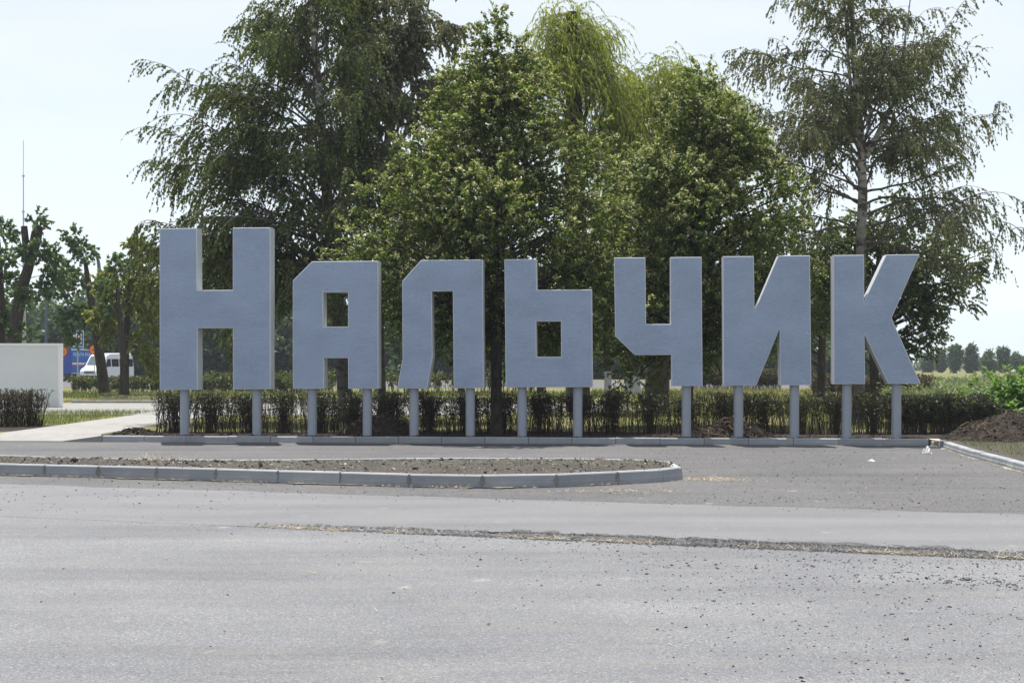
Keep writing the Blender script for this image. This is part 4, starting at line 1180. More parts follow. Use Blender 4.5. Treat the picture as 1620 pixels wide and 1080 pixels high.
# ------------------------------------------------------------------ hedges
def hedge(label, a, b, depth, z0, h, nst, leaf, per, lsize, seed, top=0.5, cat='hedge', stemr=.006, gap=0.0, group='clipped hedges', twig='twig', side=3):
    """upright stems with side twigs and leaves, denser towards the top; a, b ends (x, y)"""
    global rng
    rng = np.random.default_rng(seed)
    a, b = np.array(a, float), np.array(b, float)
    base = np.array([*(a + b) / 2, z0])
    e = empty('hedge', tuple(base), label, cat, group)
    d = nrm(b - a); nn = np.array([-d[1], d[0]])
    s = rng.random(nst); Ln = np.linalg.norm(b - a)
    if gap:   # gaps between plants
        s = s + gap * np.sin(s * Ln * 7.0) / (Ln * 7.0)
    xy = a + (b - a) * s[:, None] + nn * rng.uniform(-.5, .5, (nst, 1)) * depth
    p0 = np.c_[xy, np.full(nst, z0)]
    hh = h * rng.uniform(.8, 1.03, nst)
    hh *= 1 + .035 * np.sin(s * Ln * 2.3) + .03 * np.sin(s * Ln * 5.1 + 1)
    P = sweep(p0, np.array([0, 0, 1.0]) + rng.normal(0, .10, (nst, 3)), hh, 7, 0, .07)
    gw, gl = Geo(), Geo()
    tubes(gw, P[:, ::2], np.linspace(stemr, stemr * .4, 4)[None] * rng.uniform(.7, 1.4, (nst, 1)), 3)
    i = np.repeat(np.arange(nst), side); ss = rng.uniform(.15, .95, len(i)) ** .7
    q, t = along(P, i, ss)
    T = sweep(q, t * .8 + rand_dir(len(i)) * .8, rng.uniform(.1, .28, len(i)) * h, 4, -.2, .15)
    zt = z0 + h * (1.03 + .05 * np.sin(q[:, 0] * 3))
    T[:, :, 2] = np.minimum(T[:, :, 2], zt[:, None])
    tubes(gw, thin(T), np.linspace(stemr * .5, stemr * .25, 3)[None] * np.ones((len(T), 1)), 3)
    # leaves: more on the upper twigs
    k = np.where(ss > top, per, max(1, per // 3))
    j = np.repeat(np.arange(len(T)), k)
    p, t = along(T, j, rng.random(len(j)))
    tri_leaves(gl, p + rng.normal(0, .018, p.shape), t * .3 + rand_dir(len(j)), lsize * rng.uniform(.7, 1.3, len(j)), lsize * .65)
    gw.obj('stems', [M[twig]], e, origin=base); gl.obj('foliage', [M[leaf]], e, origin=base)
    return e
hedge('long thin dark hedge with bare see-through stems behind the letter poles', (-8.75, 35.05), (9.3, 34.35), .55, .14, .98, 2700, 'hedge_leaf', 7, .044, 201, top=.5, gap=.8, stemr=.007)
hedge('dense dark end of the hedge between the last poles and the bright bush', (9.2, 34.5), (11.75, 34.9), .7, .14, .92, 620, 'hedge_leaf', 16, .05, 202, top=.15)
hedge('short scraggly hedge in front of the white wall', (-16.5, 37.6), (-12.75, 38.6), .6, .14, 1.0, 620, 'brown_leaf', 7, .042, 203, top=.55, stemr=.009)
hedge('low green hedge between the white wall and the letter Н, in front of the van', (-25.2, 81.5), (-10.5, 81.0), .9, .14, .95, 700, 'hedge_leaf_green', 11, .12, 204, top=.15, stemr=.012, twig='grey_twig')
hedge('ragged low hedge with dry gaps showing behind the legs of Н, А and Л', (-20.0, 83.5), (2.0, 82.5), 1.2, .14, 1.25, 640, 'hedge_leaf_green', 8, .12, 205, top=.2, stemr=.014, gap=.9, twig='grey_twig')
hedge('trimmed brownish block hedge seen between the letters Ч and И', (11.3, 91.5), (17.0, 90.0), 1.6, .14, 1.35, 700, 'brown_leaf', 12, .12, 206, top=.1, twig='grey_twig')
hedge('loose brownish bushy hedge seen between the letters И and К', (15.0, 71.0), (20.5, 70.0), 2.0, .14, 1.15, 620, 'brown_leaf', 11, .10, 207, top=.1)

# ------------------------------------------------------------------ grass, weeds
def grass():
    global rng
    rng = np.random.default_rng(301)
    g = Geo()
    def area(n, x0, x1, y0, y1, h, wd, m, ok=None, z=.14):
        X = rng.uniform(x0, x1, n); Y = rng.uniform(y0, y1, n)
        if ok is not None: k = ok(X, Y); X, Y = X[k], Y[k]
        dens = np.sin(X * .9) * np.sin(Y * .7) + rng.normal(0, .6, len(X)) > -.9
        X, Y = X[dens], Y[dens]
        blades(g, np.stack([X, Y, np.full(len(X), z)], 1), h, wd, .35, m)
    area(12000, -21, -12.5, 38.8, 50, .16, .012, 0)
    area(9000, -8.7, 11.5, 35.2, 47, .09, .014, 0, lambda X, Y: (Y > 35.3 - .05 * X))
    area(9000, -8.7, 14, 36.2, 52, .08, .014, 1, lambda X, Y: (Y < 46.5 + np.clip(X + 3.5, 0, 99)))
    area(9000, -20, 3, 61.6, 68.9, .13, .03, 1)
    area(9000, -25, 6, 69.2, 81, .25, .04, 0)
    area(12000, 5, 26, 44, 90, .22, .04, 0)
    area(6000, 5, 26, 44, 90, .22, .04, 1)
    # verge beside the right-hand kerb
    area(4200, 9.2, 13, 22, 31.5, .08, .012, 0, lambda X, Y: X > 8.75 + (Y - 24) * .115 + .12)
    area(700, 9.2, 13, 22, 31.5, .05, .010, 1, lambda X, Y: X > 8.75 + (Y - 24) * .115 + .12)
    # a little growth on the island
    k = rng.integers(60, 256, 60)[rng.integers(0, 60, 1600)]; j = rng.integers(1, 15, 60)[rng.integers(0, 60, 1600)]
    p = np.concatenate([IP[k, j] + rng.normal(0, .12, (1600, 2)), IZ[k, j][:, None]], 1)
    blades(g, p, .05, .008, .6, 0)
    tag(g.obj('grass', [M['grass'], M['grass_dry']]), kind='stuff')
grass()
def weeds():
    global rng
    rng = np.random.default_rng(305)
    g = Geo()
    n = 5200
    u = rng.random(n); Y = 1 / (1 / 40 + u * (1 / 235 - 1 / 46))
    X = Y * rng.uniform(.26, .40, n); X = np.where(Y < 44, X + .6, X)
    h = (.62 + .22 * np.sin(X * .8 + 1) * np.sin(Y * .23) + .12 * np.sin(X * .31 - Y * .11)) * rng.uniform(.6, 1.15, n) * np.where(rng.random(n) < .08, 1.7, 1)
    P = sweep(np.stack([X, Y, np.full(n, .14)], 1), np.array([0, 0, 1.0]) + rng.normal(0, .38, (n, 3)), h, 4, 0, .22)
    for k in range(14):
        i = np.arange(n); s = rng.uniform(.15, 1, n); p, t = along(P, i, s)
        sc_ = np.clip(Y / 60, 1, 2.6)
        tri_leaves(g, p + rng.normal(0, .06, (n, 3)), t * .2 + rand_dir(n) * [1, 1, .6], .16 * sc_, .06 * sc_, nb=.8)
    tubes(g, P, np.linspace(.012, .006, 4)[None] * np.clip(Y / 60, 1, 3)[:, None], 3)
    tag(g.obj('weeds', M['weed']), kind='stuff')
weeds()
# bright leafy bush by the soil heap
def bush():
    global rng
    rng = np.random.default_rng(311)
    base = np.array([12.75, 35.7, .14])
    e = empty('bush', tuple(base), 'bright green large-leaved bush behind the soil heap at the end of the hedge', 'bush')
    gw, gl = Geo(), Geo()
    n = 230
    az = rng.uniform(0, 6.28, n); el = rng.uniform(.35, 1.45, n)
    d = np.stack([np.cos(az) * np.cos(el), np.sin(az) * np.cos(el), np.sin(el)], 1)
    P = sweep(base + rng.normal(0, .12, (n, 3)) * [1, 1, 0], d, rng.uniform(1.05, 1.95, n), 8, .7, .08)
    tubes(gw, P, np.linspace(.012, .004, 8)[None] * np.ones((n, 1)), 4)
    i = np.repeat(np.arange(n), 26); s = rng.uniform(.3, 1, len(i)); p, t = along(P, i, s)
    p[:, 2] = np.maximum(p[:, 2], .2)
    leaves(gl, p, t * .5 + rand_dir(len(i)) * [1, 1, .5] * .9 + [0, 0, -.15], .185 * rng.uniform(.7, 1.2, len(i)), .11 * rng.uniform(.8, 1.2, len(i)), nb=1.4)
    gw.obj('stems', M['twig'], e, origin=base); gl.obj('foliage', M['bush_leaf'], e, origin=base)
bush()

# ------------------------------------------------------------------ soil heaps
M['root'] = plain('root', (0.20, 0.145, 0.09), .9, var=.3)
def heap(cx, cy, rx, ry, h, label, seed, roots=18, z0=.13, mat='soil_dark'):
    global rng
    rng = np.random.default_rng(seed)
    e = empty('soil_heap', (cx, cy, z0), label, 'soil heap', 'heaps of dug soil')
    n = 76
    u = np.linspace(-1.15, 1.15, n); U, V = np.meshgrid(u, u, indexing='ij')
    def fbm(X, Y, s):
        z = 0
        r2 = np.random.default_rng(s)
        for o in range(14):
            f = 1.6 * 1.42 ** o; a = r2.uniform(0, 6.28); z = z + np.sin(f * (X * math.cos(a) + Y * math.sin(a)) + r2.uniform(0, 6.28)) / f ** .8
        return z
    r = np.sqrt(U ** 2 + V ** 2)
    z = np.clip(1 - r ** 1.35, -.1, 1)
    z = z * (1 + .22 * fbm(U, V, seed)) + .04 * fbm(U * 3, V * 3, seed + 1) * (z > -.05)
    z = z + rng.normal(0, .018, z.shape) * (z > 0)
    Z = np.where(r > 1.1, -.1, z) * h
    g = Geo()
    Vv = np.stack([U * rx, V * ry, Z], 2).reshape(-1, 3)
    g.add(Vv, [(i * n + j, (i + 1) * n + j, (i + 1) * n + j + 1, i * n + j + 1) for i in range(n - 1) for j in range(n - 1) if r[i, j] < 1.08])
    g.obj('soil', M[mat], e, smooth=False)
    # clods
    g = Geo(); k = 1500
    ii, jj = rng.integers(4, n - 4, k), rng.integers(4, n - 4, k)
    ok = r[ii, jj] < 1.12
    p = np.stack([U[ii, jj] * rx, V[ii, jj] * ry, Z[ii, jj]], 1)[ok] + rng.normal(0, .01, (ok.sum(), 3))
    stones(g, p, np.clip(rng.gamma(1.3, .018, len(p)) + .008, 0, .10))
    tag(g.obj('clods', M[mat], e), kind='stuff')
    ii, jj = rng.integers(14, n - 14, roots), rng.integers(8, n // 2 + 8, roots)
    p = np.stack([U[ii, jj] * rx, V[ii, jj] * ry, Z[ii, jj] + .03], 1)
    d = np.stack([rng.normal(0, 1, roots), rng.normal(-.6, .5, roots), rng.normal(-.2, .5, roots)], 1)
    P = sweep(p, d, rng.uniform(.2, .6, roots), 7, 1.0, .3)
    for Q in P:
        g = Geo(); tubes(g, Q, np.linspace(.008, .003, 7), 4); g.obj('root', M['root'], e)
c = at(1556, 700, 31.6)
heap(11.5, 31.7, 1.98, 1.2, .70, 'big dark soil heap with roots at the corner by the right-hand kerb', 401, 46)
heap(-3.22, 33.75, 1.0, .55, .56, 'pointed dark soil heap between the legs of А and Л', 402, 16)
heap(5.05, 33.2, 1.05, .5, .45, 'low dark soil heap behind the pole of Ч', 403, 14)
heap(-8.95, 33.9, .62, .45, .16, 'small flat heap of soil and rubble beside the footpath, left of the first pole', 404, 5)

# ------------------------------------------------------------------ white wall, left
M['plaster'] = (lambda t: t.bsdf(t.mix(t.rng(t.noise(t.pos((1, 1, 2)), .8, 5), .4, .8, 0, .35), (0.66, 0.69, 0.68), (0.54, 0.58, 0.58)), .9, .2, bump=t.noise(t.pos((1, 1, 1.5)), 16, 5, .7), bstr=.55, bdist=.03))(NT('rough_white_plaster'))
M['white_paint'] = plain('white_paint', (0.78, 0.78, 0.76), .7, .3, var=.05)
def wall():
    xr = at(94, 600, 55.5)[0]
    e = empty('wall', (xr, 55.5, .13), 'long white rough-plastered wall with a smooth white coping and a brightened end face at the left', 'wall')
    g = Geo(); box(g, -9.0, -.05, 0, .38, -.05, 2.40); g.obj('plaster_face', M['plaster'], e)
    g = Geo(); box(g, -9.0, .02, -.03, .41, 2.402, 2.50); g.obj('coping', M['white_paint'], e)
    g = Geo(); box(g, -.048, .02, -.02, .40, -.05, 2.40); g.obj('lit_end_face', M['white_paint'], e)  # whiter than the plaster: light on the end face put into the colour
wall()

# ------------------------------------------------------------------ van, truck
M['van_white'] = plain('van_white', (0.72, 0.74, 0.76), .3, .5, var=.03)
M['glass_dark'] = plain('dark_glass', (0.02, 0.026, 0.03), .08, .6, var=.1)
M['glass_pale'] = plain('windscreen_glass', (0.10, 0.14, 0.16), .08, .8, var=.2)
M['black_plastic'] = plain('black_plastic', (0.03, 0.03, 0.032), .6, .4)
M['rubber'] = plain('rubber', (0.02, 0.02, 0.02), .85, .2)
M['chrome'] = plain('bright_metal', (0.55, 0.56, 0.57), .3, .5, .8)
M['lamp_glass'] = plain('lamp_glass', (0.5, 0.53, 0.55), .15, .7)

def wheel(parent, x, y, r=.34, w_=.22):
    wmesh = Geo(); tubes(wmesh, np.array([(0, -w_ / 2, 0), (0, w_ / 2, 0)]), np.full(2, r), 20, cap=True)
    o = wmesh.obj('wheel', M['rubber'], parent, smooth=False); o.location = (x, y, r)
    g = Geo(); tubes(g, np.array([(0, -w_ / 2 - .008, 0), (0, w_ / 2 + .008, 0)]), np.full(2, r * .58), 16, cap=True)
    g.obj('rim', M['chrome'], o)
def van(loc, rz):
    e = empty('van', loc, 'white high-roofed van facing the camera, parked behind the hedge and tree trunks', 'van', rz=rz)
    prof = [(-2.95, .38), (-2.97, 1.2), (-2.86, 2.42), (-2.65, 2.60), (-1.0, 2.66), (1.0, 2.62), (1.5, 2.45), (2.12, 1.52), (2.30, 1.38), (2.80, 1.17), (2.96, .98), (3.0, .5), (2.92, .34)]
    hw = lambda z: .985 * (1 - .13 * max(0, (z - 1.15) / 1.5) ** 1.6)
    k = len(prof); g = Geo()
    ins = lambda x, z, f: (x * (1 - .0) , z)
    rowsv = []
    for side_, inset in ((-1, 0), (-1, 1), (1, 1), (1, 0)):
        cxp, czp = 0, 1.4
        rowsv.append([(x - (.05 * np.sign(x) if inset == 0 else 0), side_ * (hw(z) - (0 if inset == 0 else .09)), z - (.04 if (inset == 0 and z > 2.3) else 0)) for x, z in prof])
    v = [p for r_ in rowsv for p in r_]
    q = [(a * k + i, a * k + (i + 1) % k, (a + 1) * k + (i + 1) % k, (a + 1) * k + i) for a in range(3) for i in range(k)]
    g.add(v, q)
    tri = tessellate_polygon([[Vector((x, z, 0)) for x, z in prof]])
    g.add(rowsv[0], t=[(a, c, b) for a, b, c in tri]); g.add(rowsv[3], t=tri)
    g.obj('body', M['van_white'], e)
    def quad(name, pts, m):
        gg = Geo(); gg.add(pts, [(0, 1, 2, 3)]); return gg.obj(name, M[m], e)
    quad('windscreen', [(2.11, -.80, 1.60), (2.11, .80, 1.60), (1.585, .70, 2.36), (1.585, -.70, 2.36)], 'glass_pale')
    for s in (1, -1):
        def sq(name, x0, x1, z0, z1, m, x2=None, x3=None):
            pts = [(x0, s * (hw(z0) + .012), z0), (x1, s * (hw(z0) + .012), z0), (x1 if x2 is None else x2, s * (hw(z1) + .012), z1), (x0 if x3 is None else x3, s * (hw(z1) + .012), z1)]
            return quad(name, pts, m)
        sq('door_window', .95, 1.85, 1.42, 2.12, 'glass_dark', 1.42, .95)
        for a, b in ((-.35, .80), (-1.6, -.5), (-2.75, -1.75)):
            sq('side_window', a, b, 1.42, 2.12, 'glass_dark')
        g = Geo(); box(g, 1.72, 1.86, s * 1.12 - .09, s * 1.12 + .09, 1.38, 1.72); g.obj('mirror', M['black_plastic'], e)
        gg = Geo(); gg.add([(2.985, s * .55, .84), (2.985, s * .9, .84), (2.86, s * .9, 1.12), (2.86, s * .6, 1.12)], [(0, 1, 2, 3)]); o = gg.obj('headlight', M['lamp_glass'], e); o.location = (.012, 0, .008)
        wheel(e, 1.9, s * .86); wheel(e, -1.75, s * .86)
    g = Geo()
    for z in (.80, .89, .98): box(g, 2.99, 3.02, -.5, .5, z, z + .055)
    g.obj('grille', M['black_plastic'], e)
    g = Geo(); box(g, 2.80, 3.06, -.95, .95, .36, .62); g.obj('bumper', M['black_plastic'], e)
p = on_z(170, HY + (CH - .147) * F / 121)
van((p[0], p[1], 0.0), math.atan2(-.958, -.287))
# the road the vehicles stand on
sheet('far_road', [(-120, 100), (60, 100), (60, 142), (-120, 142)], M['lot'], 0.146)
for nm in ('van',):
    bpy.data.objects[nm].location.z = .147

def text_part(s, size, mat, parent, loc, rot, ext=.004, name='lettering', xs=1.0):
    cu = bpy.data.curves.new(name, 'FONT'); cu.body = s; cu.size = size; cu.extrude = ext
    cu.materials.append(mat)
    tmp = bpy.data.objects.new(name, cu); col.objects.link(tmp)
    me = bpy.data.meshes.new_from_object(tmp.evaluated_get(bpy.context.evaluated_depsgraph_get()))
    bpy.data.objects.remove(tmp)
    o = bpy.data.objects.new(name, me); col.objects.link(o)
    o.parent = parent; o.location = loc; o.rotation_euler = rot; o.scale = (xs, 1, 1)
    o['kind'] = 'stuff' if len(s) > 4 else 'thing'
    return o
M['blue_box'] = plain('blue_paint', (0.035, 0.13, 0.42), .45, .4, var=.08)
M['blue_end_shaded'] = plain('shaded_blue_paint', (0.018, 0.05, 0.30), .45, .4, var=.08)  # same blue as the box, with the end's shade put into the colour
M['white_print'] = plain('white_print', (0.75, 0.76, 0.78), .6, .3, var=.03)
M['red_print'] = plain('red_print', (0.55, 0.10, 0.05), .6, .3, var=.03)
def truck():
    c = on_z(113, HY + (CH - .147) * F / 134, .147)
    rz = R(59)
    e = empty('truck', tuple(c), 'blue box truck with white lettering and a white and red stripe, beyond the white wall', 'truck', rz=rz)
    g = Geo(); box(g, .03, 3.6, 0.0, 2.45, .75, 3.02); g.obj('cargo_box', M['blue_box'], e)
    g = Geo(); box(g, 0, .028, .0, 2.45, .75, 3.02); g.obj('end_door', M['blue_end_shaded'], e)
    for z0 in (.75, 2.96):
        g = Geo(); box(g, -.02, 3.62, -.02, .0, z0, z0 + .06); g.obj('rail', M['white_print'], e)
    g = Geo(); box(g, .1, 3.55, -.006, -.002, 1.62, 1.78); g.obj('white_stripe', M['white_print'], e)
    g = Geo(); box(g, .1, 3.55, -.006, -.002, 1.50, 1.60); g.obj('red_stripe', M['red_print'], e)
    text_part('ПОЧТА РОССИИ', .38, M['white_print'], e, (.2, -.006, 2.42), (R(90), 0, 0), xs=1.0)
    g = Geo(); box(g, .1, 5.0, .5, 1.95, .45, .74); g.obj('chassis', M['black_plastic'], e)
    g = Geo(); prism_poly(g, [(3.7, .5), (5.3, .5), (5.35, 1.2), (5.05, 2.0), (3.7, 2.1)], .1, 2.35); g.obj('cab', M['blue_box'], e)
    for x in (.9, 4.5):
        for y in (.25, 2.2): wheel(e, x, y, .45, .28)
truck()

# ------------------------------------------------------------------ road signs, lamps, mast
M['sign_blue'] = plain('sign_blue', (0.025, 0.10, 0.36), .5, .4, var=.05)
M['sign_orange'] = plain('sign_orange', (0.75, 0.32, 0.02), .5, .4, var=.05)
M['sign_red'] = plain('sign_red', (0.55, 0.035, 0.02), .5, .4, var=.05)
M['sign_black'] = plain('sign_black', (0.015, 0.015, 0.015), .5, .4)
M['galv'] = plain('galvanised_steel', (0.42, 0.44, 0.45), .5, .5, .3)
M['lamp_post'] = plain('dark_grey_post', (0.09, 0.11, 0.13), .5, .4, .2)
M['concrete_post'] = plain('concrete_post', (0.36, 0.36, 0.35), .9, .2)

def post(parent, h, r=.035, y=.04):
    g = Geo(); tubes(g, np.array([(0, y, 0), (0, y, h)]), np.full(2, r), 10, cap=True); g.obj('post', M['galv'], parent, smooth=False)
D = 86.0
def fuel_sign():
    k = D / F
    c = at(122.5, 537.5, D)
    e = empty('road_sign', (c[0], D, .14), 'blue fuel station road sign with a pump symbol and 100 м arrow on a thin post', 'road sign')
    post(e, c[2] + .2 - .14, .04, .06)
    zc = c[2] - .14
    w2, h2 = 9.7 * k, 15.0 * k
    g = Geo(); box(g, -w2, w2, -.01, .02, zc - h2, zc + h2); g.obj('border', M['white_print'], e)
    g = Geo(); box(g, -w2 + .035, w2 - .035, -.018, -.012, zc - h2 + .035, zc + h2 - .035); g.obj('plate', M['sign_blue'], e)
    g = Geo(); box(g, -w2 + .11, w2 - .11, -.026, -.020, zc - h2 + .33, zc + h2 - .18); g.obj('white_square', M['white_print'], e)
    z0, z1 = zc - h2 + .38, zc + h2 - .24
    g = Geo(); prism_poly(g, [(-.02, z0), (.20, z0), (.20, z1), (-.02, z1)], -.034, -.028, holes=[[(.03, z1 - .20), (.15, z1 - .20), (.15, z1 - .06), (.03, z1 - .06)]]); g.obj('pump_symbol', M['sign_black'], e)
    P = np.array([(-.02, -.031, z1 - .14), (-.10, -.031, z1 - .16), (-.13, -.031, z0 + .2), (-.17, -.031, z0 + .03), (-.21, -.031, z0 + .05), (-.20, -.031, z0 + .22), (-.12, -.031, z1 - .12)])
    g = Geo(); tubes(g, P, np.full(7, .012), 5); g.obj('hose_symbol', M['sign_black'], e)
    text_part('100м', .21, M['white_print'], e, (-.12, -.022, zc - h2 + .10), (R(90), 0, 0), xs=.95)
    za = zc - h2 + .175
    g = Geo(); prism_poly(g, [(-.29, za), (-.21, za - .07), (-.21, za - .03), (-.14, za - .03), (-.14, za + .03), (-.21, za + .03), (-.21, za + .07)], -.026, -.021); g.obj('arrow', M['white_print'], e)
fuel_sign()
def disc(g, r, y, t=.006, n=28, zc=0.0, xc=0.0, m=0):
    tubes(g, np.array([(xc, y, zc), (xc, y - t, zc)]), np.full(2, r), n, m=m, cap=True)
def round_sign(px, py, Dd, label, symbol):
    c = at(px, py, Dd)
    e = empty('road_sign', (c[0], Dd, .14), label, 'road sign', 'round orange temporary road signs')
    zc = c[2] - .14
    post(e, zc + .25, .035, .05)
    g = Geo(); disc(g, .34, 0, zc=zc); g.obj('red_rim', M['sign_red'], e)
    g = Geo(); disc(g, .265, -.008, zc=zc); g.obj('orange_disc', M['sign_orange'], e)
    symbol(e, zc)
round_sign(98.5, 556, 90, 'round orange sign with a red rim half hidden by the end of the white wall', lambda e, zc: text_part('50', .36, M['sign_black'], e, (-.2, -.016, zc - .13), (R(90), 0, 0)))
def cars(e, zc):
    for x in (-.1, .1):
        g = Geo(); prism_poly(g, [(x - .075, zc - .08), (x + .075, zc - .08), (x + .075, zc), (x + .05, zc + .07), (x - .05, zc + .07), (x - .075, zc)], -.02, -.015)
        g.obj('car_symbol', M['sign_black' if x > 0 else 'sign_red'], e)
round_sign(149, 553, 96, 'round orange sign half hidden by the leaning tree trunk above the van', cars)

def lamp(px, ytop, xtip, ytip, Dd, ybend, label):
    b = on_z(px, HY + (CH - .14) * F / Dd, .14)
    e = empty('street_lamp', tuple(b), label, 'street lamp', 'curved grey street lamps')
    p0, p1, p2 = at(px, ybend, Dd) - b, at(px, ytip, Dd) - b, at(xtip, ytip, Dd) - b
    t = np.linspace(0, 1, 12)[:, None]
    P = np.concatenate([[np.zeros(3)], p0[None] * .5, p0 * (1 - t) ** 2 + 2 * p1 * t * (1 - t) + p2 * t ** 2])
    g = Geo(); tubes(g, P, np.linspace(.16, .075, len(P)), 8, cap=True); g.obj('post', M['lamp_post'], e, smooth=True)
    g = Geo(); dx = np.sign(xtip - px)
    pr = [(0, -.05), (dx * .25, -.12), (dx * .75, -.10), (dx * .85, 0), (dx * .6, .09), (0, .06)]
    prism_poly(g, pr if dx > 0 else pr[::-1], -.13, .13); o = g.obj('lamp_head', M['lamp_post'], e); o.location = p2
lamp(157, 0, 126, 384, 112, 432, 'tall street lamp whose curved arm bends left, above the dark leafy tree')
lamp(73, 0, 90, 455, 140, 500, 'lower street lamp whose arm bends right, between the lopped tree and the dark leafy tree')

def mast():
    Dd = 170
    b = on_z(37, HY + (CH - .14) * F / Dd, .14); top = at(36.5, 222, Dd)
    e = empty('antenna_mast', tuple(b), 'very thin tall grey antenna mast rising behind the lopped tree', 'mast')
    h = top[2] - .14
    for z0, z1, r in ((0, h * .55, .11), (h * .55, h * .70, .085), (h * .70, h * .85, .06), (h * .85, h, .035)):
        g = Geo(); tubes(g, np.array([(0, 0, z0), (0, 0, z1)]), np.full(2, r), 8, cap=True); g.obj('mast_section', M['galv'], e)
    for z in (h * .7, h * .85):
        g = Geo(); tubes(g, np.array([(0, 0, z - .08), (0, 0, z + .08)]), np.full(2, .17), 8, cap=True); g.obj('collar', M['galv'], e)
mast()
b = on_z(38, HY + (CH - .14) * F / 100, .14)
g = Geo(); tubes(g, np.array([(0, 0, 0), (0, 0, 4.0), (0, 0, 7.0)]), np.array([.17, .14, .11]), 10, cap=True)
o = g.obj('utility_pole', M['concrete_post'], smooth=False); o.location = b
tag(o, 'plain grey concrete pole standing behind the lopped tree', 'pole')

# ------------------------------------------------------------------ far buildings and hills
M['far_white'] = plain('pale_render', (0.68, 0.67, 0.65), .8, .2, var=.06)
M['far_roof'] = plain('grey_roof', (0.34, 0.33, 0.33), .7, .2)
M['pink'] = plain('pinkish_render', (0.52, 0.36, 0.32), .8, .2)
def building(px0, px1, ytop, Dd, label, nwin, mat='far_white'):
    a, b = at(px0, 0, Dd)[0], at(px1, 0, Dd)[0]; h = CH + (HY - ytop) / F * Dd - .14
    e = empty('building', ((a + b) / 2, Dd, .14), label, 'building', 'pale low buildings in the distance')
    w2 = (b - a) / 2
    g = Geo(); box(g, -w2, w2, 0, 8, -.1, h); g.obj('walls', M[mat], e)
    g = Geo(); prism_poly(g, [(-w2 - .2, h), (w2 + .2, h), (w2 + .2, h + .25), (-w2 - .2, h + .25)], -.3, 8.3); g.obj('roof', M['far_roof'], e)
    for i in range(nwin):
        x = -w2 + (i + .5) * 2 * w2 / nwin
        g = Geo(); box(g, x - .55, x + .55, -.03, .02, h * .38, h * .78); wn = g.obj('window', M['glass_dark'], e)
        g = Geo(); box(g, x - .65, x + .65, -.06, -.001, h * .34, h * .375); g.obj('sill', M['far_white'], wn)
    return e
eb = building(838, 962, 548, 175, 'white low building glimpsed under and through the letter Ь', 5)
g = Geo(); box(g, 3.2, 4.0, -.4, -.05, -.1, 2.6); g.obj('pillar', M['pink'], eb)
building(1280, 1352, 548, 330, 'long pale shed glimpsed between the letters И and К', 6)
building(1440, 1475, 578, 345, 'small white shed beyond the field beside the foot of К', 3)
building(1540, 1556, 580, 345, 'tiny white hut beyond the field in the gap between the clipped trees', 2)

def hills():
    g = Geo()
    n = 160; xs = np.linspace(-6500, 7500, n)
    hz = 130 + 170 * np.clip((xs - 200) / 3600, 0, 1) + 45 * np.sin(xs * .00078) + 24 * np.sin(xs * .0021 + 1) + 8 * np.sin(xs * .0063)
    rows = []
    for f, y in ((-.02, 7600), (.45, 8000), (1.0, 8500), (.6, 9000)):
        rows.append(np.stack([xs, np.full(n, y) + 90 * np.sin(xs * .0017), hz * f + .1], 1))
    g.add(np.concatenate(rows), [(r * n + i, r * n + i + 1, (r + 1) * n + i + 1, (r + 1) * n + i) for r in range(3) for i in range(n - 1)])
    tag(g.obj('hills', M['far_leaf'], smooth=True), kind='structure')
hills()

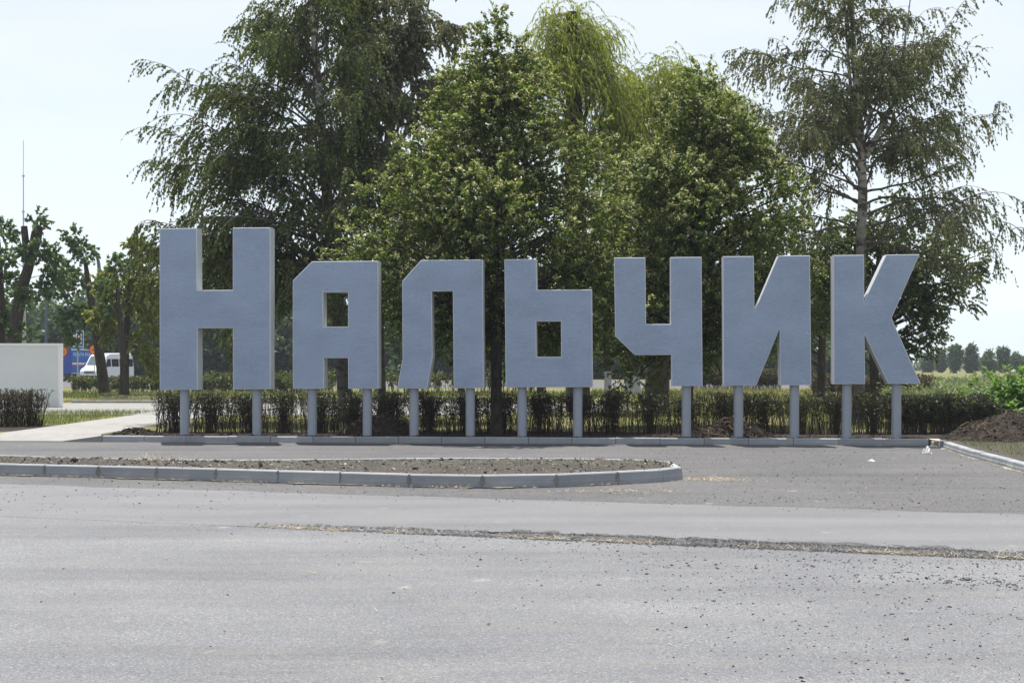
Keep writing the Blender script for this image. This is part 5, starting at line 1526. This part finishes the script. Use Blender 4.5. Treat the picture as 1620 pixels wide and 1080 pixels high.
# ------------------------------------------------------------------ litter
M['plastic'] = leaf_mat('white_plastic', (0.72, 0.73, 0.74), (0.76, 0.77, 0.78), (0.8, 0.8, 0.8), .25, .08, 1.0, bl=1.0)
def litter(c, size, label, name, seed, flat=.5):
    global rng
    rng = np.random.default_rng(seed)
    g = Geo(); n = 12
    u = np.linspace(0, 1, n); U, V = np.meshgrid(u - .5, u - .5, indexing='ij')
    z = (.35 - (U ** 2 + V ** 2)) + .16 * np.sin(U * 9 + V * 4) + .13 * np.sin(V * 11 - U * 5) + rng.normal(0, .04, U.shape)
    X = U * (1 + .3 * np.sin(V * 5)); Y = V * (1 + .3 * np.sin(U * 6 + 1))
    P = np.stack([X * size, Y * size, np.maximum(z, .01) * size * flat + .008], 2).reshape(-1, 3)
    g.add(P, [(i * n + j, (i + 1) * n + j, (i + 1) * n + j + 1, i * n + j + 1) for i in range(n - 1) for j in range(n - 1)])
    o = g.obj(name, M['plastic'], smooth=False); o.location = tuple(c)
    return tag(o, label, 'litter', 'white litter on the asphalt')
litter(on_z(1467, 718, .0), .17, 'crumpled white plastic bag lying on the asphalt near the kerb corner', 'plastic_bag', 1, 1.6)
litter(on_z(1379, 730, .0), .13, 'small torn white scrap on the asphalt in front of К', 'paper_scrap', 2, .5)
g = Geo(); tubes(g, np.array([(0, 0, 0), (0, 0, .10)]), np.array([.026, .038]), 14)
g.add([(0.026 * math.cos(a), .026 * math.sin(a), .002) for a in np.arange(14) * 2 * math.pi / 14] + [(0, 0, .002)], t=[(i, (i + 1) % 14, 14) for i in range(14)])
o = g.obj('plastic_cup', M['plastic'], smooth=False); o.location = on_z(1606, 741.5, .008)
tag(o, 'small white plastic cup standing against the right-hand kerb', 'cup')
# dandelion clock on the island
pd = on_z(823, 738, .2)
e = empty('dandelion', tuple(pd), 'dandelion clock with a fluffy pale head on the traffic island', 'plant')
g = Geo(); tubes(g, np.array([(0, 0, 0), (.01, 0, .07), (0, 0, .13)]), np.array([.003, .003, .003]), 5); g.obj('stem', M['grass'], e)
g = Geo(); dd = rand_dir(160); blades(g, np.tile([0, 0, .13], (160, 1)) + dd * .004, .03, .004, lean=1.2); g.obj('seed_head', M['plastic'], e)

# ------------------------------------------------------------------ air
HAZE = True
if HAZE:
    t = NT('haze_air')
    pv = t.n('VolumePrincipled'); pv.inputs['Density'].default_value = 0.00028
    pv.inputs['Color'].default_value = (0.78, 0.87, 1.0, 1); pv.inputs['Anisotropy'].default_value = 0.0
    t.l(pv.outputs['Volume'], t.o.inputs['Volume'])
    g = Geo(); box(g, -9000, 9000, -200, 9300, -1.05, 480)
    o = tag(g.obj('haze', t.m), kind='stuff')
